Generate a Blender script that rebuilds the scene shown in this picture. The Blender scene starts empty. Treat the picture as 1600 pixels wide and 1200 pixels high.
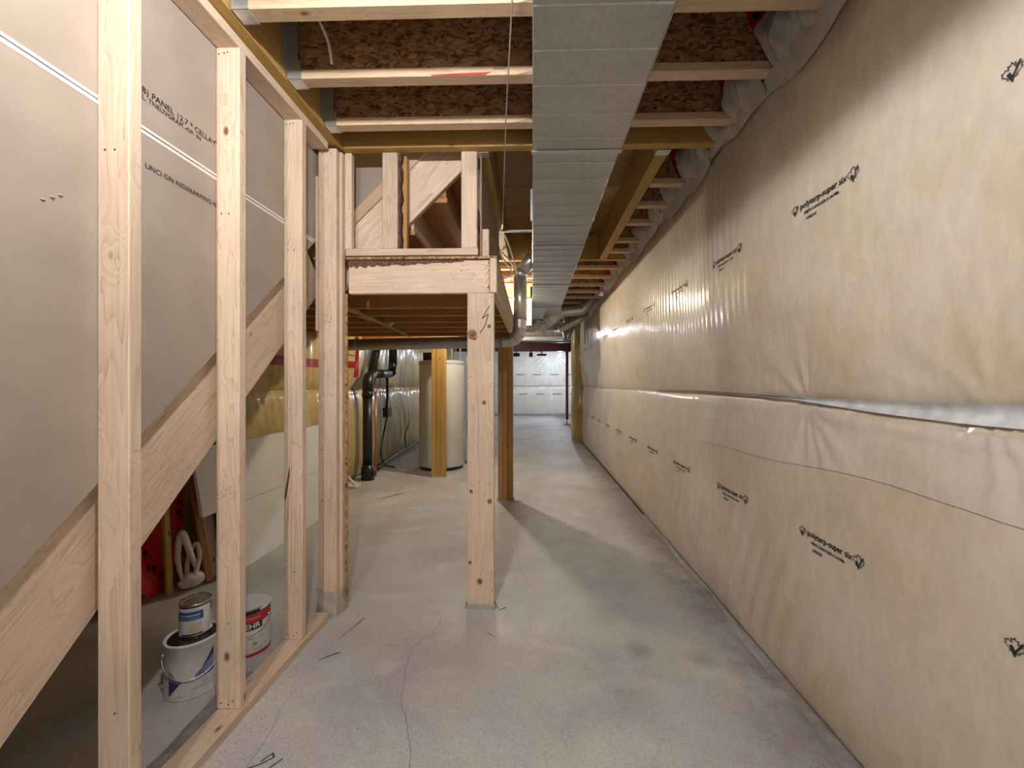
import bpy, math, random
import numpy as np
from mathutils import Vector, Matrix

random.seed(7)
scene = bpy.context.scene
C = scene.collection
PI = math.pi

# ------------------------------------------------------------------ camera
cam_d = bpy.data.cameras.new('camera')
cam = bpy.data.objects.new('camera', cam_d)
C.objects.link(cam)
cam.location = (0.0, 0.0, 1.26)
cam.rotation_euler = (PI / 2, 0, math.atan(0.0256))
cam_d.sensor_width = 36.0
cam_d.lens = 36.0 * 640.0 / 1600.0
cam_d.shift_x = -15.6 / 1600.0
cam_d.clip_start = 0.05
cam_d.clip_end = 100
scene.camera = cam

# ------------------------------------------------------------------ world / exposure
w = bpy.data.worlds.new('world')
scene.world = w
w.use_nodes = True
w.node_tree.nodes['Background'].inputs[0].default_value = (0.9, 0.92, 1.0, 1)
w.node_tree.nodes['Background'].inputs[1].default_value = 0.02
vs = scene.view_settings
vs.view_transform = 'Standard'
vs.look = 'None'
vs.gamma = 1.0
vs.exposure = 0.82
vs.use_curve_mapping = False
# bulbs: (place, strength, colour); each is built as a lamp with its own glowing globe further down
BULBS = [
    ((-0.42, 0.58, 2.49), 1020.0, (1.0, 0.98, 0.955), 'bare bulb in a keyless socket on the joists beside the duct'),
    ((-0.62, 5.10, 2.30), 1400.0, (1.0, 0.87, 0.68), 'bare bulb hanging behind the stair landing'),
    ((0.95, 14.1, 2.24), 2700.0, (0.78, 0.89, 1.0), 'bare bulb glowing beside the far red steel post'),
    ((-0.55, -1.60, 2.49), 1900.0, (1.0, 0.98, 0.96), 'added bare bulb behind the viewer, unseen fill light'),  # fill light added out of view to even out the brightness
    ((-0.9, 9.6, 2.42), 800.0, (0.95, 0.95, 1.0), 'added unseen bare bulb beyond the water heater, extra light for the far left'),  # extra light added to brighten the left side and distant ducts
]

# ------------------------------------------------------------------ materials
def new_mat(name):
    m = bpy.data.materials.new(name)
    m.use_nodes = True
    nt = m.node_tree
    b = nt.nodes['Principled BSDF']
    return m, nt, b

def N(nt, t, **kw):
    n = nt.nodes.new(t)
    for k, v in kw.items():
        if k.startswith('i_'):
            n.inputs[k[2:].replace('_', ' ')].default_value = v
        else:
            setattr(n, k, v)
    return n

def L(nt, a, b):
    nt.links.new(a, b)

def ramp(nt, fac, stops):
    r = nt.nodes.new('ShaderNodeValToRGB')
    e = r.color_ramp.elements
    while len(e) < len(stops):
        e.new(0.5)
    for q, (p, c) in zip(e, stops):
        q.position = p
        q.color = (c[0], c[1], c[2], 1)
    L(nt, fac, r.inputs[0])
    return r

def mix(nt, fac, a, b, mode='MIX'):
    m = nt.nodes.new('ShaderNodeMix')
    m.data_type = 'RGBA'
    m.blend_type = mode
    for s, v in ((0, fac), (6, a), (7, b)):
        if hasattr(v, 'node'):
            L(nt, v, m.inputs[s])
        else:
            m.inputs[s].default_value = v if s == 0 else (v[0], v[1], v[2], 1)
    return m.outputs[2]

def bump(nt, b, h, strength, dist=0.002, sock='Normal'):
    n = nt.nodes.new('ShaderNodeBump')
    n.inputs['Strength'].default_value = strength
    n.inputs['Distance'].default_value = dist
    L(nt, h, n.inputs['Height'])
    L(nt, n.outputs[0], b.inputs[sock])
    return n

def plain(name, col, rough=0.5, metal=0.0, spec=0.5, coat=0.0, noise=0.06, nscale=20):
    m, nt, b = new_mat(name)
    tc = N(nt, 'ShaderNodeTexCoord')
    no = N(nt, 'ShaderNodeTexNoise', i_Scale=nscale, i_Detail=5.0)
    L(nt, tc.outputs['Object'], no.inputs['Vector'])
    lo = [max(0, c * (1 - noise * 2)) for c in col]
    hi = [min(1, c * (1 + noise * 2)) for c in col]
    r = ramp(nt, no.outputs[0], [(0.3, lo), (0.7, hi)])
    L(nt, r.outputs[0], b.inputs['Base Color'])
    b.inputs['Roughness'].default_value = rough
    b.inputs['Metallic'].default_value = metal
    b.inputs['Specular IOR Level'].default_value = spec
    b.inputs['Coat Weight'].default_value = coat
    return m

def wood(name, light, dark, knot=(0.20, 0.09, 0.04), knots=0.62, var=0.12, rough=0.6):
    """sawn softwood, the grain runs along the local x axis"""
    m, nt, b = new_mat(name)
    tc = N(nt, 'ShaderNodeTexCoord')
    oi = N(nt, 'ShaderNodeObjectInfo')
    mul = N(nt, 'ShaderNodeVectorMath', operation='SCALE')
    mul.inputs[0].default_value = (31, 17, 23)
    L(nt, oi.outputs['Random'], mul.inputs['Scale'])
    add = N(nt, 'ShaderNodeVectorMath', operation='ADD')
    L(nt, tc.outputs['Object'], add.inputs[0])
    L(nt, mul.outputs[0], add.inputs[1])
    # knots
    mk = N(nt, 'ShaderNodeMapping')
    mk.inputs['Scale'].default_value = (5.0, 9.0, 9.0)
    L(nt, add.outputs[0], mk.inputs[0])
    vo = N(nt, 'ShaderNodeTexVoronoi', feature='F1', i_Scale=1.0, i_Randomness=1.0)
    L(nt, mk.outputs[0], vo.inputs['Vector'])
    sep = N(nt, 'ShaderNodeSeparateColor')
    L(nt, vo.outputs['Color'], sep.inputs[0])
    gate = N(nt, 'ShaderNodeMath', operation='GREATER_THAN')
    gate.inputs[1].default_value = knots
    L(nt, sep.outputs[0], gate.inputs[0])
    kr = N(nt, 'ShaderNodeMapRange')
    kr.inputs['From Min'].default_value = 0.05
    kr.inputs['From Max'].default_value = 0.12
    kr.inputs['To Min'].default_value = 1
    kr.inputs['To Max'].default_value = 0
    L(nt, vo.outputs['Distance'], kr.inputs[0])
    kf = N(nt, 'ShaderNodeMath', operation='MULTIPLY')
    L(nt, kr.outputs[0], kf.inputs[0])
    L(nt, gate.outputs[0], kf.inputs[1])
    # grain bends round the knots
    kb = N(nt, 'ShaderNodeMapRange')
    kb.inputs['From Min'].default_value = 0.0
    kb.inputs['From Max'].default_value = 0.5
    kb.inputs['To Min'].default_value = 0.035
    kb.inputs['To Max'].default_value = 0.0
    L(nt, vo.outputs['Distance'], kb.inputs[0])
    ad2 = N(nt, 'ShaderNodeVectorMath', operation='ADD')
    L(nt, add.outputs[0], ad2.inputs[0])
    L(nt, kb.outputs[0], ad2.inputs[1])
    mp = N(nt, 'ShaderNodeMapping')
    mp.inputs['Scale'].default_value = (0.5, 8, 8)
    L(nt, ad2.outputs[0], mp.inputs[0])
    n1 = N(nt, 'ShaderNodeTexNoise', i_Scale=1.6, i_Detail=2.0, i_Distortion=0.35)
    L(nt, mp.outputs[0], n1.inputs['Vector'])
    wv = N(nt, 'ShaderNodeMath', operation='MULTIPLY')
    wv.inputs[1].default_value = 14.0
    L(nt, n1.outputs[0], wv.inputs[0])
    fr = N(nt, 'ShaderNodeMath', operation='FRACT')
    L(nt, wv.outputs[0], fr.inputs[0])
    mp2 = N(nt, 'ShaderNodeMapping')
    mp2.inputs['Scale'].default_value = (3, 130, 130)
    L(nt, add.outputs[0], mp2.inputs[0])
    n2 = N(nt, 'ShaderNodeTexNoise', i_Scale=1.0, i_Detail=3.0)
    L(nt, mp2.outputs[0], n2.inputs['Vector'])
    g0 = N(nt, 'ShaderNodeMath', operation='POWER')
    g0.inputs[1].default_value = 2.2
    L(nt, fr.outputs[0], g0.inputs[0])
    g1 = N(nt, 'ShaderNodeMath', operation='MULTIPLY_ADD')
    g1.inputs[1].default_value = 0.42
    L(nt, g0.outputs[0], g1.inputs[0])
    g = N(nt, 'ShaderNodeMath', operation='MULTIPLY_ADD')
    g.inputs[1].default_value = 0.9
    g.inputs[2].default_value = -0.28
    L(nt, n2.outputs[0], g.inputs[0])
    L(nt, g.outputs[0], g1.inputs[2])
    g = g1
    mid = [(a * 0.55 + c * 0.45) for a, c in zip(light, dark)]
    r = ramp(nt, g.outputs[0], [(0.08, light), (0.30, [(a * 0.8 + c * 0.2) for a, c in zip(light, dark)]), (0.5, mid), (0.72, dark)])
    # soft blotches and board-to-board change
    n3 = N(nt, 'ShaderNodeTexNoise', i_Scale=3.0, i_Detail=2.0)
    L(nt, add.outputs[0], n3.inputs['Vector'])
    hv = N(nt, 'ShaderNodeHueSaturation')
    vr = N(nt, 'ShaderNodeMapRange')
    vr.inputs['To Min'].default_value = 1 - var
    vr.inputs['To Max'].default_value = 1 + var * 0.6
    L(nt, oi.outputs['Random'], vr.inputs[0])
    bl = N(nt, 'ShaderNodeMapRange')
    bl.inputs['From Min'].default_value = 0.3
    bl.inputs['From Max'].default_value = 0.7
    bl.inputs['To Min'].default_value = 0.9
    bl.inputs['To Max'].default_value = 1.07
    L(nt, n3.outputs[0], bl.inputs[0])
    vm = N(nt, 'ShaderNodeMath', operation='MULTIPLY')
    L(nt, vr.outputs[0], vm.inputs[0])
    L(nt, bl.outputs[0], vm.inputs[1])
    L(nt, vm.outputs[0], hv.inputs['Value'])
    L(nt, r.outputs[0], hv.inputs['Color'])
    col = mix(nt, kf.outputs[0], hv.outputs[0], knot)
    L(nt, col, b.inputs['Base Color'])
    b.inputs['Roughness'].default_value = rough
    b.inputs['Specular IOR Level'].default_value = 0.3
    bump(nt, b, n2.outputs[0], 0.25, 0.001)
    return m

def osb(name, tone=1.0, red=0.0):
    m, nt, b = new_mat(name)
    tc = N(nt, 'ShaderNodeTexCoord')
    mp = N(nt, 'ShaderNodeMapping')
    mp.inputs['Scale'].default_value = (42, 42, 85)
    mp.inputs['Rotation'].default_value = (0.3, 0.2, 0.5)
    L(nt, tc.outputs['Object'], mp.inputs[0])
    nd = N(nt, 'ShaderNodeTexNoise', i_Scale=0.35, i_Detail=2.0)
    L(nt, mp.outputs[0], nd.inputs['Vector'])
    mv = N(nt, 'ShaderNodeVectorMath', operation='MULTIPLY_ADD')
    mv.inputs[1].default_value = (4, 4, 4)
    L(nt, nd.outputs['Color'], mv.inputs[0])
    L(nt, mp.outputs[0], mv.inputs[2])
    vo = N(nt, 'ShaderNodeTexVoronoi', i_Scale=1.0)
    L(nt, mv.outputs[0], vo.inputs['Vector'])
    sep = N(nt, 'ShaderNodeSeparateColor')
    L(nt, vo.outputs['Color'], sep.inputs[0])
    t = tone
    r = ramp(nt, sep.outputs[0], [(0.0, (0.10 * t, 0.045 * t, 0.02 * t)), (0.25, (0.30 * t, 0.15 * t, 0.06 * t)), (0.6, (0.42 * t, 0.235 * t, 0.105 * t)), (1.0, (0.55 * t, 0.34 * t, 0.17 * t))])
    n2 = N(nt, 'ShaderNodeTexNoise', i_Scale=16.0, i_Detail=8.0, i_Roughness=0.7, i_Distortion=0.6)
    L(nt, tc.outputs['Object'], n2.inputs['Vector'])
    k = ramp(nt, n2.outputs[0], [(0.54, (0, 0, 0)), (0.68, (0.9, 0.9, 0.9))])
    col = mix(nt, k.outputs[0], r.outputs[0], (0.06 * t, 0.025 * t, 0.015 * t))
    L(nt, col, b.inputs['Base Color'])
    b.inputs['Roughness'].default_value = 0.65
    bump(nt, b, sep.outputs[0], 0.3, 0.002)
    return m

def galv(name, base=0.50, rough=0.38, metal=0.75):
    m, nt, b = new_mat(name)
    tc = N(nt, 'ShaderNodeTexCoord')
    vo = N(nt, 'ShaderNodeTexVoronoi', i_Scale=55.0)
    L(nt, tc.outputs['Object'], vo.inputs['Vector'])
    sep = N(nt, 'ShaderNodeSeparateColor')
    L(nt, vo.outputs['Color'], sep.inputs[0])
    no = N(nt, 'ShaderNodeTexNoise', i_Scale=3.5, i_Detail=6.0)
    L(nt, tc.outputs['Object'], no.inputs['Vector'])
    a = mix(nt, 0.8, sep.outputs[0], no.outputs[0])
    r = ramp(nt, a, [(0.3, (base * 0.85, base * 0.87, base * 0.88)), (0.7, (base * 1.12, base * 1.13, base * 1.12))])
    L(nt, r.outputs[0], b.inputs['Base Color'])
    b.inputs['Metallic'].default_value = metal
    rr = N(nt, 'ShaderNodeMapRange')
    rr.inputs['To Min'].default_value = rough - 0.08
    rr.inputs['To Max'].default_value = rough + 0.12
    L(nt, no.outputs[0], rr.inputs[0])
    L(nt, rr.outputs[0], b.inputs['Roughness'])
    n3 = N(nt, 'ShaderNodeTexNoise', i_Scale=5.0, i_Detail=2.0)
    L(nt, tc.outputs['Object'], n3.inputs['Vector'])
    bump(nt, b, n3.outputs[0], 0.25, 0.006)
    return m

def poly(name, c1, c2, c3, coat=0.55, crough=0.18, streak=0.35):
    """clear sheet stretched over glass-fibre batts"""
    m, nt, b = new_mat(name)
    tc = N(nt, 'ShaderNodeTexCoord')
    n1 = N(nt, 'ShaderNodeTexNoise', i_Scale=2.3, i_Detail=8.0, i_Roughness=0.62)
    L(nt, tc.outputs['Object'], n1.inputs['Vector'])
    r1 = ramp(nt, n1.outputs[0], [(0.32, c1), (0.52, c2), (0.72, c3)])
    mp = N(nt, 'ShaderNodeMapping')
    mp.inputs['Scale'].default_value = (30, 30, 11)
    L(nt, tc.outputs['Object'], mp.inputs[0])
    n2 = N(nt, 'ShaderNodeTexNoise', i_Scale=1.0, i_Detail=6.0, i_Roughness=0.7)
    L(nt, mp.outputs[0], n2.inputs['Vector'])
    r2 = ramp(nt, n2.outputs[0], [(0.25, (0.84, 0.84, 0.84)), (0.75, (1.08, 1.08, 1.08))])
    col = mix(nt, 1.0, r1.outputs[0], r2.outputs[0], 'MULTIPLY')
    L(nt, col, b.inputs['Base Color'])
    b.inputs['Roughness'].default_value = 0.55
    b.inputs['Specular IOR Level'].default_value = 0.3
    b.inputs['Coat Weight'].default_value = coat
    b.inputs['Coat Roughness'].default_value = crough
    b.inputs['Coat IOR'].default_value = 1.45
    mp3 = N(nt, 'ShaderNodeMapping')
    mp3.inputs['Scale'].default_value = (14, 14, 1.3)
    L(nt, tc.outputs['Object'], mp3.inputs[0])
    n3 = N(nt, 'ShaderNodeTexNoise', i_Scale=1.0, i_Detail=3.0, i_Distortion=0.5)
    L(nt, mp3.outputs[0], n3.inputs['Vector'])
    bump(nt, b, n3.outputs[0], streak, 0.012, 'Coat Normal')
    bump(nt, b, n2.outputs[0], 0.15, 0.004, 'Normal')
    return m

def sheet_plastic(name, col, alpha, rough=0.25):
    m, nt, b = new_mat(name)
    tc = N(nt, 'ShaderNodeTexCoord')
    n1 = N(nt, 'ShaderNodeTexNoise', i_Scale=9.0, i_Detail=6.0, i_Distortion=0.8)
    L(nt, tc.outputs['Object'], n1.inputs['Vector'])
    r = ramp(nt, n1.outputs[0], [(0.3, [c * 0.8 for c in col]), (0.7, col)])
    L(nt, r.outputs[0], b.inputs['Base Color'])
    b.inputs['Roughness'].default_value = rough
    b.inputs['Alpha'].default_value = alpha
    bump(nt, b, n1.outputs[0], 0.5, 0.01)
    return m

def concrete():
    m, nt, b = new_mat('concrete_floor')
    tc = N(nt, 'ShaderNodeTexCoord')
    P = tc.outputs['Object']
    n1 = N(nt, 'ShaderNodeTexNoise', i_Scale=1.4, i_Detail=10.0, i_Roughness=0.62, i_Distortion=0.4)
    L(nt, P, n1.inputs['Vector'])
    r1 = ramp(nt, n1.outputs[0], [(0.30, (0.37, 0.365, 0.37)), (0.5, (0.50, 0.505, 0.505)), (0.68, (0.61, 0.61, 0.605))])
    n2 = N(nt, 'ShaderNodeTexNoise', i_Scale=0.8, i_Detail=5.0)
    mo = N(nt, 'ShaderNodeMapping')
    mo.inputs['Location'].default_value = (3.1, 7.7, 0)
    L(nt, P, mo.inputs[0])
    L(nt, mo.outputs[0], n2.inputs['Vector'])
    k2 = ramp(nt, n2.outputs[0], [(0.42, (0, 0, 0)), (0.66, (0.6, 0.6, 0.6))])
    c = mix(nt, k2.outputs[0], r1.outputs[0], (0.44, 0.40, 0.405))
    # trowel streaks of pale laitance
    mp = N(nt, 'ShaderNodeMapping')
    mp.inputs['Scale'].default_value = (1.5, 2.6, 1)
    mp.inputs['Rotation'].default_value = (0, 0, 0.5)
    L(nt, P, mp.inputs[0])
    n3 = N(nt, 'ShaderNodeTexNoise', i_Scale=1.3, i_Detail=7.0, i_Distortion=1.2)
    L(nt, mp.outputs[0], n3.inputs['Vector'])
    k3 = ramp(nt, n3.outputs[0], [(0.56, (0, 0, 0)), (0.78, (0.55, 0.55, 0.55))])
    c = mix(nt, k3.outputs[0], c, (0.70, 0.695, 0.68))
    n4 = N(nt, 'ShaderNodeTexNoise', i_Scale=160.0, i_Detail=3.0)
    L(nt, P, n4.inputs['Vector'])
    r4 = ramp(nt, n4.outputs[0], [(0.28, (0.78, 0.78, 0.78)), (0.6, (1.03, 1.03, 1.03))])
    c = mix(nt, 1.0, c, r4.outputs[0], 'MULTIPLY')
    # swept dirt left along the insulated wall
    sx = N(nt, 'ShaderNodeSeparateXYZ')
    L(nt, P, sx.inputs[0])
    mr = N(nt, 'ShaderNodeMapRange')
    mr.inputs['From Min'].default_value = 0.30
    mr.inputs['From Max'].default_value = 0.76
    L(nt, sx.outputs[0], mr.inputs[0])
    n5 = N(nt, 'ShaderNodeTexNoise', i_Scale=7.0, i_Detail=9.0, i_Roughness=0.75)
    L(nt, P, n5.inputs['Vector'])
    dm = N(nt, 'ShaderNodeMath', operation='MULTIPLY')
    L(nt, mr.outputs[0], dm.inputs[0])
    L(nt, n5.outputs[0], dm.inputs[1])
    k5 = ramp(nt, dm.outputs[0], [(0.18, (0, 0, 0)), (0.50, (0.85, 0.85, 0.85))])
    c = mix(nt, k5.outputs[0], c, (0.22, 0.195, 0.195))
    # two rusty damp spots
    for (px_, py_, rad) in ((0.50, 1.95, 0.085), (0.78, 1.90, 0.09)):
        vd = N(nt, 'ShaderNodeVectorMath', operation='DISTANCE')
        vd.inputs[1].default_value = (px_ - 0.3, py_ - 6.1, 0.06)
        L(nt, P, vd.inputs[0])
        md = N(nt, 'ShaderNodeMapRange')
        md.inputs['From Min'].default_value = rad
        md.inputs['From Max'].default_value = 0.0
        L(nt, vd.outputs['Value'], md.inputs[0])
        mm = N(nt, 'ShaderNodeMath', operation='MULTIPLY')
        L(nt, md.outputs[0], mm.inputs[0])
        L(nt, n5.outputs[0], mm.inputs[1])
        c = mix(nt, mm.outputs[0], c, (0.16, 0.12, 0.12))
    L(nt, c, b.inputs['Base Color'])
    b.inputs['Roughness'].default_value = 0.62
    b.inputs['Specular IOR Level'].default_value = 0.35
    bump(nt, b, n1.outputs[0], 0.15, 0.01)
    return m

PINE = wood('pale_pine', (0.71, 0.57, 0.445), (0.50, 0.35, 0.235))
PINE2 = wood('flange_pine', (0.70, 0.53, 0.36), (0.52, 0.345, 0.20), knots=0.75)
YPINE = wood('yellow_lumber', (0.50, 0.32, 0.10), (0.36, 0.21, 0.055), knots=0.7)
DPINE = wood('amber_lumber', (0.48, 0.25, 0.10), (0.33, 0.15, 0.055), knots=0.7)
SUBF = wood('subfloor_boards', (0.40, 0.245, 0.095), (0.28, 0.15, 0.05), knots=0.6)
BARK = plain('bark', (0.14, 0.075, 0.05), 0.9, noise=0.3, nscale=60)
OSB = osb('osb_web', 1.0)
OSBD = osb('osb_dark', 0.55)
GALV = galv('galvanized_duct', 0.52)
GALVB = galv('galvanized_bright', 0.60, 0.32, 0.7)
GALVD = galv('galvanized_dull', 0.40, 0.45)
CONC = concrete()
CWALL = plain('poured_concrete', (0.33, 0.32, 0.31), 0.8)
POLYR = poly('poly_over_batts_beige', (0.53, 0.445, 0.33), (0.60, 0.53, 0.435), (0.65, 0.60, 0.535))
POLYY = poly('poly_over_batts_yellow', (0.36, 0.25, 0.07), (0.46, 0.34, 0.12), (0.52, 0.41, 0.19))
POLYW = poly('poly_over_batts_white', (0.58, 0.55, 0.50), (0.66, 0.63, 0.59), (0.72, 0.70, 0.68))
LAP = poly('poly_double_lap', (0.55, 0.49, 0.425), (0.60, 0.55, 0.495), (0.645, 0.605, 0.56), coat=0.5, crough=0.2, streak=0.2)
FLAP = sheet_plastic('poly_flap', (0.66, 0.62, 0.58), 0.8)
STRIP = plain('poly_strip', (0.55, 0.58, 0.62), 0.3, coat=0.4, noise=0.12)
PWRAP = sheet_plastic('poly_wrap', (0.62, 0.60, 0.57), 0.45)
FSTRIP = plain('floor_poly', (0.27, 0.255, 0.26), 0.35, coat=0.3, noise=0.1)
PAPER = plain('drywall_backing_paper', (0.365, 0.31, 0.262), 0.85, noise=0.04, nscale=6)
GYPW = plain('white_board', (0.76, 0.76, 0.74), 0.6, noise=0.02, nscale=4)
GYPE = plain('gypsum_edge', (0.78, 0.76, 0.73), 0.7, noise=0.02)
DINK = plain('faded_ink', (0.20, 0.165, 0.14), 0.8)
INK = plain('black_ink', (0.012, 0.012, 0.012), 0.6)
GINK = plain('grey_stamp', (0.28, 0.22, 0.19), 0.8)
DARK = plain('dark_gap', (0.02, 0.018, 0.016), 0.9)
def tape_mat():
    m, nt, b = new_mat('red_sheathing_tape')
    tc = N(nt, 'ShaderNodeTexCoord')
    vo = N(nt, 'ShaderNodeTexVoronoi', i_Scale=13.0, i_Randomness=0.75)
    L(nt, tc.outputs['Object'], vo.inputs['Vector'])
    k = ramp(nt, vo.outputs['Distance'], [(0.20, (1, 1, 1)), (0.27, (0, 0, 0))])
    c = mix(nt, k.outputs[0], (0.52, 0.012, 0.012), (0.012, 0.008, 0.008))
    L(nt, c, b.inputs['Base Color'])
    b.inputs['Roughness'].default_value = 0.35
    return m
TAPE = tape_mat()
TAPEP = plain('red_tape_plain', (0.27, 0.010, 0.012), 0.45)
ABS = plain('black_pipe', (0.010, 0.010, 0.011), 0.35)
RUB = plain('black_cable', (0.015, 0.015, 0.016), 0.5)
COPPER = plain('copper', (0.62, 0.25, 0.12), 0.35, metal=0.7)
TANK = plain('tank_enamel', (0.50, 0.51, 0.485), 0.4, noise=0.02, nscale=3)
FURN = plain('furnace_enamel', (0.40, 0.42, 0.44), 0.4, noise=0.02, nscale=3)
STEEL = plain('red_oxide_steel', (0.13, 0.022, 0.02), 0.5)
WHITEP = plain('white_plastic', (0.70, 0.67, 0.62), 0.5)
CABLE = plain('white_cable', (0.72, 0.70, 0.66), 0.5)
TIN = galv('tin', 0.70, 0.25, 1.0)
CANW = plain('can_white', (0.68, 0.68, 0.70), 0.35, noise=0.05, nscale=30)
CANR = plain('can_red', (0.42, 0.02, 0.025), 0.3)
CANB = plain('can_blue', (0.025, 0.085, 0.27), 0.35)
CANN = plain('can_navy', (0.02, 0.025, 0.11), 0.35)
CANV = plain('can_violet', (0.22, 0.23, 0.46), 0.35)
CANT = plain('can_tan', (0.62, 0.53, 0.36), 0.5)
CANG = plain('can_green', (0.28, 0.46, 0.16), 0.5)
CANK = plain('can_label_black', (0.02, 0.018, 0.018), 0.4)
PAINTK = plain('dried_black_paint', (0.008, 0.008, 0.009), 0.2)
NAIL = plain('nail_head', (0.05, 0.04, 0.035), 0.5)
REDCHALK = plain('red_chalk', (0.45, 0.05, 0.05), 0.8)
YINS = plain('yellow_batt', (0.72, 0.58, 0.16), 0.9, noise=0.25, nscale=9)

# ------------------------------------------------------------------ helpers
def finish(name, me, mat, parent=None, smooth=False, M=None):
    o = bpy.data.objects.new(name, me)
    C.objects.link(o)
    if mat is not None and not me.materials:
        me.materials.append(mat)
    if smooth:
        me.polygons.foreach_set('use_smooth', [True] * len(me.polygons))
    if M is not None:
        o.matrix_basis = M
    if parent is not None:
        attach(o, parent)
    return o

def world_m(o):
    m = o.matrix_basis.copy()
    if o.parent:
        m = world_m(o.parent) @ o.matrix_parent_inverse @ m
    return m

def attach(o, parent):
    o.parent = parent
    o.matrix_parent_inverse = world_m(parent).inverted()

def mesh(name, verts, faces, mat, parent=None, smooth=False, M=None):
    me = bpy.data.meshes.new(name)
    me.from_pydata([tuple(v) for v in verts], [], faces)
    me.update()
    return finish(name, me, mat, parent, smooth, M)

def tag(o, label=None, cat=None, group=None, kind=None):
    if label: o['label'] = label
    if cat: o['category'] = cat
    if group: o['group'] = group
    if kind: o['kind'] = kind
    return o

def empty(name, loc, label=None, cat=None, group=None, kind=None):
    o = bpy.data.objects.new(name, None)
    C.objects.link(o)
    o.location = loc
    o.empty_display_size = 0.1
    return tag(o, label, cat, group, kind)

def chamfer_box(l, a, b, c):
    """box centred on the origin, l x a x b, edges cut by c"""
    vs, fs, idx = [], [], {}
    h = (l / 2, a / 2, b / 2)
    for sx in (-1, 1):
        for sy in (-1, 1):
            for sz in (-1, 1):
                s = (sx, sy, sz)
                for ax in range(3):
                    p = [s[i] * (h[i] - (0 if i == ax else c)) for i in range(3)]
                    idx[(s, ax)] = len(vs)
                    vs.append(p)
    def S(*t): return tuple(t)
    for ax in range(3):
        o1, o2 = [i for i in range(3) if i != ax]
        for d in (-1, 1):
            q = []
            for (e1, e2) in ((-1, -1), (1, -1), (1, 1), (-1, 1)):
                s = [0, 0, 0]; s[ax] = d; s[o1] = e1; s[o2] = e2
                q.append(idx[(tuple(s), ax)])
            fs.append(q)
    for ax in range(3):          # edges parallel to ax
        o1, o2 = [i for i in range(3) if i != ax]
        for e1 in (-1, 1):
            for e2 in (-1, 1):
                s0 = [0, 0, 0]; s0[ax] = -1; s0[o1] = e1; s0[o2] = e2
                s1 = list(s0); s1[ax] = 1
                fs.append([idx[(tuple(s0), o1)], idx[(tuple(s1), o1)], idx[(tuple(s1), o2)], idx[(tuple(s0), o2)]])
    for sx in (-1, 1):
        for sy in (-1, 1):
            for sz in (-1, 1):
                s = (sx, sy, sz)
                fs.append([idx[(s, 0)], idx[(s, 1)], idx[(s, 2)]])
    # orient outward
    out = []
    for f in fs:
        p = [Vector(vs[i]) for i in f]
        n = (p[1] - p[0]).cross(p[2] - p[0])
        cen = sum(p, Vector()) / len(p)
        out.append(f if n.dot(cen) > 0 else f[::-1])
    return vs, out

def bx(name, x0, x1, y0, y1, z0, z1, mat, parent=None, c=0.0025):
    d = (x1 - x0, y1 - y0, z1 - z0)
    cen = Vector(((x0 + x1) / 2, (y0 + y1) / 2, (z0 + z1) / 2))
    ax = max(range(3), key=lambda i: d[i])
    o = [(0, 1, 2), (1, 2, 0), (2, 0, 1)][ax]
    c = min(c, min(d) * 0.3)
    v, f = chamfer_box(d[o[0]], d[o[1]], d[o[2]], c)
    R = Matrix.Identity(4)
    for j in range(3):
        col = [0, 0, 0]; col[o[j]] = 1
        for i in range(3):
            R[i][j] = col[i]
    return mesh(name, v, f, mat, parent, M=Matrix.Translation(cen) @ R)

def beam(name, p0, p1, wid, hgt, mat, parent=None, up=(0, 0, 1), c=0.0025):
    """board from p0 to p1; wid across, hgt along up"""
    p0, p1 = Vector(p0), Vector(p1)
    x = (p1 - p0); l = x.length; x.normalize()
    y = Vector(up).cross(x).normalized()
    z = x.cross(y)
    v, f = chamfer_box(l, wid, hgt, min(c, wid * 0.3, hgt * 0.3))
    R = Matrix((x, y, z)).transposed().to_4x4()
    return mesh(name, v, f, mat, parent, M=Matrix.Translation((p0 + p1) / 2) @ R)

def boxes_mesh(name, lst, mat, parent=None):
    V, F = [], []
    for (x0, x1, y0, y1, z0, z1) in lst:
        n = len(V)
        V += [(x, y, z) for x in (x0, x1) for y in (y0, y1) for z in (z0, z1)]
        F += [[n + i for i in q] for q in ((0, 1, 3, 2), (4, 6, 7, 5), (0, 4, 5, 1), (2, 3, 7, 6), (0, 2, 6, 4), (1, 5, 7, 3))]
    return mesh(name, V, F, mat, parent)

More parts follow.
